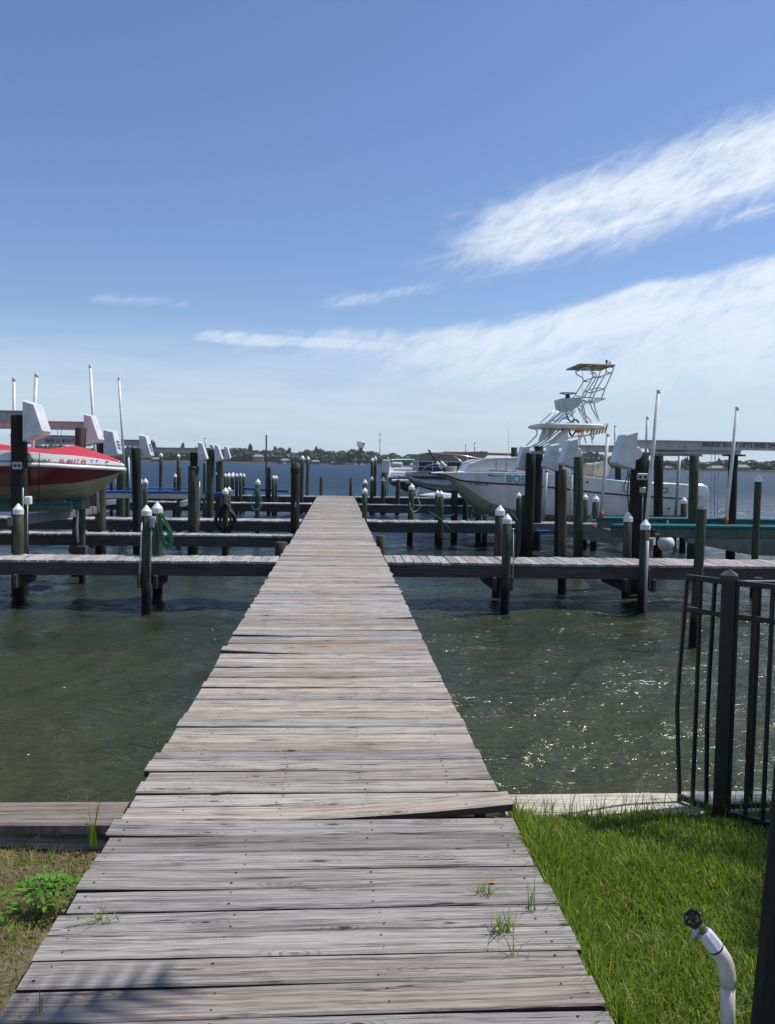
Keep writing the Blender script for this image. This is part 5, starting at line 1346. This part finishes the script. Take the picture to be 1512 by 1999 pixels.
# ---------------------------------------------------------------- blades (grass, straw)
def blades(name, mat, pts, hs, ws, lean, seed, kind='stuff', curve=1.0, label=None, cat=None, parent=None):
    """pts (n,3), hs heights, ws widths; each blade is a bent 3-segment strip"""
    rng = np.random.RandomState(seed); n = len(pts)
    az_ = rng.uniform(0, 2*np.pi, n); ln = np.abs(rng.normal(0, lean, n))+.08
    face = az_+np.pi/2+rng.normal(0, .5, n)
    D = np.stack([np.cos(az_), np.sin(az_), np.zeros(n)], -1); Wd = np.stack([np.cos(face), np.sin(face), np.zeros(n)], -1)
    V_ = []
    for k, tt in enumerate((0, .35, .72, 1.0)):
        out = (tt**1.7)*ln*curve; up = tt*(1-.35*np.minimum(ln, 1.6)*tt*.6)
        c = pts+D*(hs*out)[:, None]; c[:, 2] = pts[:, 2]+hs*up
        wd = ws*(1, .9, .62, 0)[k]
        if k < 3: V_.append(c-Wd*wd[:, None]/2); V_.append(c+Wd*wd[:, None]/2)
        else: V_.append(c)
    V_ = np.stack(V_, 1)           # n,7,3
    o = (np.arange(n)*7)[:, None]
    quads = np.concatenate([o+np.array([0, 1, 3, 2]), o+np.array([2, 3, 5, 4])], 0); tris = o+np.array([4, 5, 6])
    li = np.concatenate([quads.ravel(), tris.ravel()]).astype(np.int32); nq, ntr = len(quads), len(tris)
    ls = np.concatenate([np.arange(nq)*4, nq*4+np.arange(ntr)*3]).astype(np.int32); lt = np.concatenate([np.full(nq, 4), np.full(ntr, 3)]).astype(np.int32)
    me = bpy.data.meshes.new(name); me.vertices.add(n*7)
    co = V_.reshape(-1, 3)
    off = np.array([0, 0, 0.])
    if parent is not None: off = np.array(parent.location)
    me.vertices.foreach_set('co', (co-off).astype(np.float32).ravel()); me.loops.add(len(li)); me.loops.foreach_set('vertex_index', li)
    me.polygons.add(nq+ntr); me.polygons.foreach_set('loop_start', ls); me.polygons.foreach_set('loop_total', lt); me.update()
    at = me.attributes.new('lv', 'FLOAT_VECTOR', 'POINT'); r = rng.rand(n, 3); arr = np.repeat(r, 7, 0).reshape(n, 7, 3); arr[:, :, 0] = np.clip(arr[:, :, 0]*.7+np.array([0, 0, .15, .15, .25, .25, .3]), 0, 1)
    at.data.foreach_set('vector', arr.astype(np.float32).ravel())
    me.polygons.foreach_set('use_smooth', np.ones(nq+ntr, dtype=bool))
    me.materials.append(M[mat]); ob = bpy.data.objects.new(name, me); COL.objects.link(ob)
    if parent is not None: ob.parent = parent
    else: tag(ob, label, cat, None, kind)
    return ob
rng = np.random.RandomState(11)
def scatter(n, x0, x1, y0, y1, dens=None):
    X = rng.uniform(x0, x1, n); Y = rng.uniform(y0, y1, n)
    keep = Y < WALLY(X)-.005
    X, Y = X[keep], Y[keep]
    if dens:
        p = np.array([dens(a, b) for a, b in zip(X, Y)]); k = rng.rand(len(X)) < p; X, Y = X[k], Y[k]
    Z = np.array([gz(a, b) for a, b in zip(X, Y)]); return np.stack([X, Y, Z-.004], -1)
# lawn
pts = scatter(125000, .885, 3.4, 1.5, 4.1, lambda x, y: min(1, .55+.6*(mnoise.noise(Vector((x*2.5, y*2.5, 1)))+.4)) if x < 2.9 or y > 3 else .4)
hh = .046+.026*rng.rand(len(pts)); edge = (pts[:, 0] < .99); hh = np.where(edge, hh*rng.uniform(1.0, 1.9, len(pts)), hh); hh = np.where(pts[:, 1] > 3.60, hh*.7, hh)
pat = np.array([mnoise.noise(Vector((a*1.7, b*1.7, 4))) for a, b in pts[:, :2]]); hh *= 1+.75*pat
blades('grass', 'grass', pts, hh, rng.uniform(.0028, .0068, len(pts)), .62, 1, label='thick green lawn between the boardwalk and the fence', cat='grass')
pts = scatter(30000, .88, 3.2, 1.5, 4.0, lambda x, y: .12+1.6*max(0, mnoise.noise(Vector((x*2.1, y*2.1, 17))))); blades('grass', 'straw', pts, rng.uniform(.02, .05, len(pts)), rng.uniform(.002, .0035, len(pts)), 1.3, 2, label='dry blades mixed through the green lawn', cat='grass')
# long blades leaning over the right plank edge and along the seawall
m = 1500; X = .87+np.abs(rng.normal(0, .03, m)); Y = rng.uniform(1.6, 3.7, m); Z = np.full(m, -.08)
blades('grass', 'grass', np.stack([X, Y, Z], -1), rng.uniform(.07, .15, m), rng.uniform(.003, .005, m), .6, 3, label='longer grass blades leaning over the right edge of the boardwalk', cat='grass')
m = 330; X = rng.uniform(.9, 2.6, m); Y = WALLY(X)-.004-np.abs(rng.normal(0, .03, m)); Z = np.full(m, -.085)
blades('grass', 'grass', np.stack([X, Y, Z], -1), rng.uniform(.08, .17, m), rng.uniform(.003, .005, m), .5, 4, label='tall grass blades along the pale seawall cap', cat='grass')
# left bank: sparse turf, straw and litter
def dl(x, y):
    q = mnoise.noise(Vector((x*2.2, y*2.2, 9)))
    return max(.05, min(1, (.55 if y < 3.15 else .26)+q*1.5)) 
pts = scatter(42000, -3.4, -.86, 1.6, 3.8, dl); blades('grass', 'grass', pts, rng.uniform(.018, .045, len(pts)), rng.uniform(.0022, .004, len(pts)), .8, 5, label='patchy short grass on the bare bank left of the boardwalk', cat='grass')
pts = scatter(42000, -3.4, -.86, 1.6, 3.8, lambda x, y: .9 if y > 2.9 else .35); blades('dry_grass', 'straw', pts, rng.uniform(.012, .04, len(pts)), rng.uniform(.002, .004, len(pts)), 2.0, 6, label='dry straw and clippings on the bank by the left seawall', cat='dry grass')
# single tufts
def tuft(label, x, y, z, n, h0, h1, lean, seed, sp=.02, name='grass_tuft', w=.004):
    t_ = thing(name, label, 'grass tuft', (x, y, z)); r_ = np.random.RandomState(seed)
    p = np.stack([x+r_.normal(0, sp, n), y+r_.normal(0, sp*.3, n), np.full(n, z)], -1)
    blades('blades', 'grass', p, r_.uniform(h0, h1, n), np.full(n, w), lean, seed, parent=t_)
def tf(label, px_, py_, z, *a, **k): q = G(px_, py_, z); tuft(label, q.x, q.y, z, *a, **k)
tf('grass tuft growing between planks at the lower right, wide and bushy', 981, 1822, .001, 34, .04, .10, .9, 21, sp=.022)
tf('small reddish grass tuft between planks, farthest up on the right', 946, 1744, .001, 20, .02, .06, .9, 22, sp=.02)
tf('two long upright blades between planks near the right edge', 1038, 1778, .001, 7, .08, .15, .5, 23, sp=.012)
tf('sparse thin blades rising from the plank gap below the bushy tuft', 1012, 1865, .001, 5, .06, .11, .6, 24, sp=.02)
tf('small grass tuft with one tall blade on the left planks', 205, 1798, .001, 16, .02, .07, 1.2, 25, sp=.022)
tf('short blades at the bottom left plank edge', 76, 1975, .001, 4, .05, .08, .4, 26, sp=.01)
tf('tall thin weed arching beside the left seawall', 178, 1652, -.18, 14, .12, .30, .5, 27, sp=.02)
tf('pale little weed against the left seawall face', 218, 1614, -.14, 12, .03, .08, .7, 28, sp=.01)
tf('low weeds at the foot of the left seawall', 65, 1632, -.16, 60, .03, .09, .9, 29, sp=.05)
tf('yellow green weeds in the middle of the left bank', 60, 1690, -.13, 60, .04, .09, .8, 30, sp=.06)
# broad leaved weed
q = G(100, 1760, -.09)
wd = thing('broadleaf_weed', 'bright green broad leaved weed spreading beside the left plank edge', 'plant', tuple(q))
mb = MB(); lv = []; r_ = random.Random(5)
def leaf(mb, c, d, L, W, roll):
    d = Vector(d).normalized(); sdv = d.cross(Vector((0, 0, 1))).normalized(); upv = sdv.cross(d); o = len(mb.v); vv = r_.random()
    for tt, ww, dr in ((0, .05, 0), (.25, .42, .06), (.55, .5, .05), (.8, .3, -.03), (1, 0, -.14)):
        p = c+d*L*tt+upv*L*dr
        if ww: 
            for sg in (-1, 1): mb.v.append(tuple(p+sdv*sg*W*ww+upv*W*.12)); lv.append((vv, r_.random()*.6, 0))
        else: mb.v.append(tuple(p)); lv.append((vv, 0, 0))
    for i in range(3): mb.face((o+2*i, o+2*i+1, o+2*i+3, o+2*i+2), 0, True)
    mb.face((o+6, o+7, o+8), 0, True)
for k in range(300):
    a = r_.uniform(0, 6.28); rr_ = abs(r_.gauss(0, .085)); c = Vector((q.x+rr_*1.5*math.cos(a), q.y+rr_*math.sin(a)*1.0, q.z+.012+.07*math.exp(-(rr_/.11)**2)*r_.uniform(.3, 1)))
    aa = a+r_.gauss(0, .7); leaf(mb, c, (math.cos(aa), math.sin(aa), r_.uniform(-.1, .7)), r_.uniform(.022, .042), r_.uniform(.012, .020), 0)
c = q+Vector((.12, .02, .05))
for aa in (-.1, .3, -.5): leaf(mb, c, (math.cos(aa), math.sin(aa), .25), .075, .028, 0)
o = mb.build('leaves', 'clover', wd); at = o.data.attributes.new('lv', 'FLOAT_VECTOR', 'POINT'); at.data.foreach_set('vector', np.array(lv, dtype=np.float32).ravel())
# orange fallen leaf on the planks
q = G(962, 1722, .004); mb = MB(); 
mb.add([(q.x-.018, q.y, .006), (q.x-.004, q.y-.010, .012), (q.x+.018, q.y-.002, .007), (q.x+.002, q.y+.011, .011)], [(0, 1, 3), (1, 2, 3)])
tag(mb.build('fallen_leaf', 'rust'), 'small curled orange leaf lying on the right planks', 'leaf')

# ---------------------------------------------------------------- palm just outside the picture, shading the lower left planks
def palm(x, y, ztop, lab, seed, ln):
    pt_ = thing('palm_tree', lab, 'tree', (x, y, -.1)); rp = random.Random(seed)
    mb = MB(); mb.tube([(x, y, -.1), (x+ln[0]*.25, y+ln[1]*.25, ztop*.4), (x+ln[0]*.7, y+ln[1]*.7, ztop*.8), (x+ln[0], y+ln[1], ztop)], [.17, .13, .12, .14], 14); mb.build('trunk', 'bark', pt_); x += ln[0]; y += ln[1]
    for k in range(21):
        a = 2*math.pi*k/21+rp.uniform(-.15, .15); el_ = rp.uniform(-.1, .9); L = rp.uniform(1.7, 2.2); mb = MB(); lvv = []
        d = Vector((math.cos(a), math.sin(a), 0)); pts_ = []
        for i in range(9): s_ = i/8; pts_.append(Vector((x, y, ztop))+d*(L*s_*math.cos(el_*.6))+Vector((0, 0, L*(math.sin(el_)*s_-.75*s_*s_))))
        mb.tube(pts_, [.018*(1-.8*i/8) for i in range(9)], 5)
        lvv = [(.5, .2, 0)]*len(mb.v); sdv = d.cross(Vector((0, 0, 1)))
        for i in range(26):
            s_ = .15+.85*i/26; j = min(7, int(s_*8)); p = pts_[j].lerp(pts_[j+1], s_*8-j); tdir = (pts_[j+1]-pts_[j]).normalized()
            for sg in (-1, 1):
                ll = .50*math.sin(math.pi*min(.97, s_*.85+.12))+.08; e = p+(sdv*sg*.85+tdir*.55+Vector((0, 0, -.25))).normalized()*ll
                w_ = tdir*.040; o = len(mb.v); mb.v += [tuple(p-w_), tuple(p+w_), tuple(e)]; mb.face((o, o+1, o+2)); lvv += [(rp.random(), rp.random()*.7, 0)]*3
        ob = mb.build('frond', 'palm', pt_); at = ob.data.attributes.new('lv', 'FLOAT_VECTOR', 'POINT'); at.data.foreach_set('vector', np.array(lvv, dtype=np.float32).ravel())
# ground spots to be shaded: (-.85, 2.35) and lawn around (2.9, 3)
palm(2.4, .3, 5.3, 'leaning palm tree beside the walkway, shading its lower left planks', 3, (-1.62, 1.62))
palm(6.2, 3.0, 5.2, 'palm tree standing on the lawn beyond the fence, to the right', 8, (-.25, .85))

# ---------------------------------------------------------------- far shore
def shoreY(px_): 
    if px_ < 500: return 560
    if px_ < 700: return lerp(560, 530, (px_-500)/200)
    return max(330, lerp(530, 400, (px_-700)/700))
mb = MB(); cols = list(range(-900, 2500, 60))
for px_ in cols:
    y_ = shoreY(px_)
    for k, z_ in ((0, WZ-.3), (4, WZ+.5), (14, WZ+1.2), (900, 3)):
        yy = y_+k; mb.v.append(((px_-658)/F*yy, yy, z_))
for i in range(len(cols)-1):
    for k in range(3): a = i*4+k; mb.face((a, a+1, a+5, a+4), 0, True)
tag(mb.build('far_shore', 'farland'), kind='structure')
def crown_mesh(seed, pine=False):
    r = random.Random(seed); mb = MB(); lv_ = []
    blobs = []
    nb = 9 if not pine else 7
    for k in range(nb):
        a = r.uniform(0, 6.28); q = r.uniform(0, .62); z = r.uniform(.22, .80) if not pine else r.uniform(.6, .95)
        blobs.append((q*math.cos(a)*(1 if z < .7 else .6), q*math.sin(a), z, r.uniform(.20, .34) if not pine else r.uniform(.16, .26)))
    blobs.append((0, 0, .6, .40)) if not pine else blobs.append((0, 0, .8, .2))
    for (bx_, by_, bz_, br) in blobs:
        for k in range(80):
            v = Vector((r.gauss(0, 1), r.gauss(0, 1), r.gauss(0, 1))).normalized()*br*r.uniform(.72, 1.05); v.z *= .75
            c = Vector((bx_, by_, bz_))+v; nn = v.normalized(); a1 = nn.orthogonal().normalized(); a1 = Matrix.Rotation(r.uniform(0, 6.28), 3, nn) @ a1; a2 = nn.cross(a1); s_ = r.uniform(.05, .10)
            tl = Vector((r.uniform(-.5, .5), r.uniform(-.5, .5), r.uniform(-.5, .5)))*s_
            o = len(mb.v); mb.v += [tuple(c-a1*s_-a2*s_*.6), tuple(c+a1*s_-a2*s_*.6+tl), tuple(c+a1*s_*.7+a2*s_+tl), tuple(c-a1*s_*.7+a2*s_)]; mb.face((o, o+1, o+2, o+3)); g_ = r.random(); lv_ += [(g_, .2, 0)]*4
    return mb, lv_
protos = []
for k in range(7):
    pine = k >= 5
    t_ = thing('shore_tree', 'x', 'tree', (0, 0, -50)); mb, lv_ = crown_mesh(40+k, pine); ob = mb.build('crown', 'far_leaf', t_, world=False); at = ob.data.attributes.new('lv', 'FLOAT_VECTOR', 'POINT'); at.data.foreach_set('vector', np.array(lv_, dtype=np.float32).ravel())
    mb = MB(); mb.tube([(0, 0, -.02), (.01, 0, .35), (0, .01, .75)], [.035, .028, .012], 7); mb.build('trunk', 'bark', t_, world=False); protos.append(t_)
# skyline of the trees in the photo: (px, top y)
SK = [(-300, 876), (0, 872), (90, 868), (140, 871), (200, 876), (285, 868), (300, 866), (318, 879), (355, 871), (400, 879), (450, 875), (480, 872), (520, 878), (545, 874), (580, 882), (615, 878), (650, 880), (700, 877), (725, 879), (745, 886), (770, 882), (785, 888), (805, 882), (830, 890), (900, 896), (1000, 892), (1060, 894), (1140, 884), (1160, 882), (1200, 894), (1260, 903), (1290, 898), (1340, 896), (1355, 900), (1400, 899), (1440, 898), (1512, 900), (1700, 898), (1900, 896)]
def sky_y(px_):
    for (a, b), (c, d) in zip(SK[:-1], SK[1:]):
        if a <= px_ <= c: return lerp(b, d, (px_-a)/(c-a))
    return 885
rt = random.Random(9); cnt = 0
gt_lab = 'one of the dense dark green trees lining the far shore'
pn_lab = 'taller pine rising above the far shore treeline'
def put(px_, depth, top_y, wpx, pine=False):
    global cnt
    k = rt.choice((5, 6)) if pine else rt.randrange(5); src = protos[k]
    o = src if cnt_used[k] == 0 else copy_tree(src); cnt_used[k] += 1; cnt += 1
    y_ = shoreY(px_)+depth; p = P(px_, top_y, y_); x = p.x; h_ = p.z-WZ-.3
    w_ = wpx*y_/F
    o.location = (x, y_, WZ+.3); o.scale = (w_*.62, w_*.62, h_*1.02); o.rotation_euler = (0, 0, rt.uniform(0, 6.28))
    tag(o, pn_lab if pine else gt_lab, 'tree', 'tall pines above the far treeline' if pine else 'trees along the far shore')
cnt_used = [0]*7
px_ = -260
while px_ < 1780:
    put(px_, rt.uniform(25, 60), sky_y(px_)+rt.uniform(-1, 3), rt.uniform(34, 56)); px_ += rt.uniform(11, 16)
px_ = -260
while px_ < 1780:
    put(px_, rt.uniform(6, 18), lerp(sky_y(px_), 905, rt.uniform(.15, .42)), rt.uniform(34, 54)); px_ += rt.uniform(17, 24)
for q in (118, 297, 357, 385, 488, 538, 563, 617, 703, 1163, 1262, 1338, 1402): put(q, 30, sky_y(q)-3.5, rt.uniform(13, 18), True)
for k in range(7):
    if cnt_used[k] == 0:
        for c in list(protos[k].children): bpy.data.objects.remove(c)
        bpy.data.objects.remove(protos[k])
# shore grass strip
mb = MB()
for a, b in zip(cols[:-1], cols[1:]):
    ya, yb = shoreY(a)+2, shoreY(b)+2; mb.add([((a-658)/F*ya, ya, WZ-.3), ((b-658)/F*yb, yb, WZ-.3), ((b-658)/F*(yb+1), yb+1, WZ+.9), ((a-658)/F*(ya+1), ya+1, WZ+.9)], [(0, 1, 2, 3)])
tag(mb.build('shore_bank', 'straw'), kind='structure')
def house(label, x0, x1, ytop, yeave, yb, dep=6, wall='wallpale', roof='roofgrey', floors=1, porch=False, name='house', cat='house'):
    pc = (x0+x1)/2; Y = shoreY(pc)+dep; a = P(x0, yb, Y); b = P(x1, yb, Y); zt = P(pc, ytop, Y).z; ze = P(pc, yeave, Y).z; z0 = WZ+.2
    t_ = thing(name, label, cat, ((a.x+b.x)/2, Y, z0)); W = b.x-a.x; cx = (a.x+b.x)/2; D = W*.7
    mb = MB()
    if porch:
        for k in range(5):
            for yy in (0, D): mb.box((lerp(a.x+.3, b.x-.3, k/4), Y+yy, (z0+ze)/2), (.35, .35, ze-z0))
        mb.build('post', wall, t_)
    else: mb.box((cx, Y+D/2, (z0+ze)/2), (W*.92, D, ze-z0)); mb.build('wall', wall, t_)
    mb = MB(); r_ = .28; mb.add([(cx-W*.52, Y-.5, ze), (cx+W*.52, Y-.5, ze), (cx+W*.52, Y+D+.5, ze), (cx-W*.52, Y+D+.5, ze), (cx-W*r_, Y+D*.5, zt), (cx+W*r_, Y+D*.5, zt)],
        [(0, 1, 5, 4), (1, 2, 5), (2, 3, 4, 5), (3, 0, 4), (0, 3, 2, 1)]); mb.build('roof', roof, t_)
    if not porch:
        for f_ in range(floors):
            for k in range(4):
                mb = MB(); mb.box((lerp(a.x+W*.14, b.x-W*.14, k/3), Y-.02, z0+(ze-z0)*(f_+.55)/floors), (W*.10, .1, (ze-z0)/floors*.45)); mb.build('window', 'windowdark', t_)
house('two storey pale house with grey roof among the far trees, left', 493, 514, 887, 891.5, 902, 8, floors=2)
house('grey boathouse with wide roof on the far shore, left of the tall posts', 547, 565, 895, 899, 905, 1, porch=True, name='boathouse', cat='boathouse')
house('grey roofed boathouse on the far shore, behind the tall capped posts', 607, 624, 898, 901, 906, 1, porch=True, name='boathouse', cat='boathouse')
house('low boathouse on the far shore, left of the dock end', 645, 661, 900.5, 903, 907, 1, porch=True, name='boathouse', cat='boathouse')
house('pale house half hidden in trees below the water tower', 684, 697, 893.5, 897, 904, 8)
house('low house with pale roof on the far shore, right of the cables', 1388, 1420, 909, 914, 921, 4, roof='roofgrey')
house('low grey roofed house on the far shore near the right edge', 1440, 1464, 907, 912, 921, 6)
house('small pale house on the far shore between the lift pilings', 1298, 1316, 909, 913, 920, 5)
house('boathouse on the far shore seen through the left lift beams', 296, 312, 893, 896, 901.5, 1, porch=True, name='boathouse', cat='boathouse')
def farboat(label, px_, w_, Y):
    p = P(px_, 905, Y); W = w_*Y/F; t_ = thing('moored_boat', label, 'boat', (p.x, Y, WZ)); mb = MB()
    mb.prism([(p.x-W/2, WZ-.1), (p.x+W*.4, WZ-.1), (p.x+W/2, WZ+.9), (p.x-W/2, WZ+.8)], Y, Y+1.8, 0); mb.build('hull', 'gel', t_, recalc=True)
    mb = MB(); mb.prism([(p.x-W*.2, WZ+.8), (p.x+W*.12, WZ+.8), (p.x+W*.02, WZ+1.8), (p.x-W*.18, WZ+1.8)], Y+.3, Y+1.5, 0); mb.build('cabin', 'gelold', t_, recalc=True)
farboat('tiny white motorboat moored on the far shore below the water tower', 707, 10, 520)
farboat('tiny white motorboat moored on the far shore beside a boathouse', 694, 8, 521)
farboat('tiny white boat by the far shore near the left boathouse', 555, 8, 548)
farboat('tiny white boat moored on the far shore at far right', 1482, 9, 388)
# water tower
Y = 950; c = P(704, 890, Y); t_ = thing('water_tower', 'white water tower with bulbous tank rising above the far trees', 'water tower', (c.x, Y, 0))
k = Y/F; zt = P(704, 860.5, Y).z
mb = MB(); mb.lathe([(.5*k, zt), (5*k, zt-.5*k), (7.9*k, zt-1.2*k), (8.2*k, zt-2.0*k), (8.2*k, zt-8*k), (7.6*k, zt-9.5*k), (5.8*k, zt-11.5*k), (5.4*k, zt-12.2*k)][::-1], (c.x, Y, 0), 32); mb.build('tank', 'cap', t_)
mb = MB(); mb.lathe([(5.6*k, 0), (5.3*k, zt-12.2*k)], (c.x, Y, 0), 24); mb.build('stem', 'concrete', t_)
mb = MB(); q = P(708.5, 867, Y-8.1*k); mb.lathe([(2.4*k, -.4), (2.4*k, 0)], (c.x+4.6*k, Y-6.7*k, zt-5.6*k), 16, axis='Y'); mb.build('emblem', 'letter', t_)
# radio mast
Y = 900; a = P(741.6, 841, Y); t_ = thing('radio_mast', 'thin grey radio mast with antenna rings above the far trees', 'mast', (a.x, Y, 0)); k = Y/F
mb = MB(); mb.tube([(a.x, Y, 0), (a.x, Y, a.z)], [.9*k, .45*k], 8); mb.build('pole', 'steel', t_)
for yy, r_ in ((846, 2.2), (849, 1.6), (859, 1.4), (862, 1.8)):
    z = P(741.6, yy, Y).z; mb = MB()
    for q in range(6): an = q*math.pi/3; mb.box((a.x+r_*k*math.cos(an)*.8, Y+r_*k*math.sin(an)*.8, z), (.5*k, .5*k, 1.6*k))
    mb.build('antenna', 'steel', t_)
# ---------------------------------------------------------------- air
hm = bpy.data.materials.new('haze'); hm.use_nodes = True; hn = hm.node_tree; hn.nodes.clear()
pv = hn.nodes.new('ShaderNodeVolumePrincipled'); pv.inputs['Density'].default_value = .00017; pv.inputs['Color'].default_value = (.82, .90, 1, 1); pv.inputs['Anisotropy'].default_value = .2
ho = hn.nodes.new('ShaderNodeOutputMaterial'); hn.links.new(pv.outputs[0], ho.inputs['Volume']); M['haze'] = hm
mb = MB(); mb.box((0, 740, 18), (6400, 1660, 46)); hz = mb.build('haze', 'haze'); tag(hz, 'thin sea haze over the whole bay', 'haze', None, 'stuff')
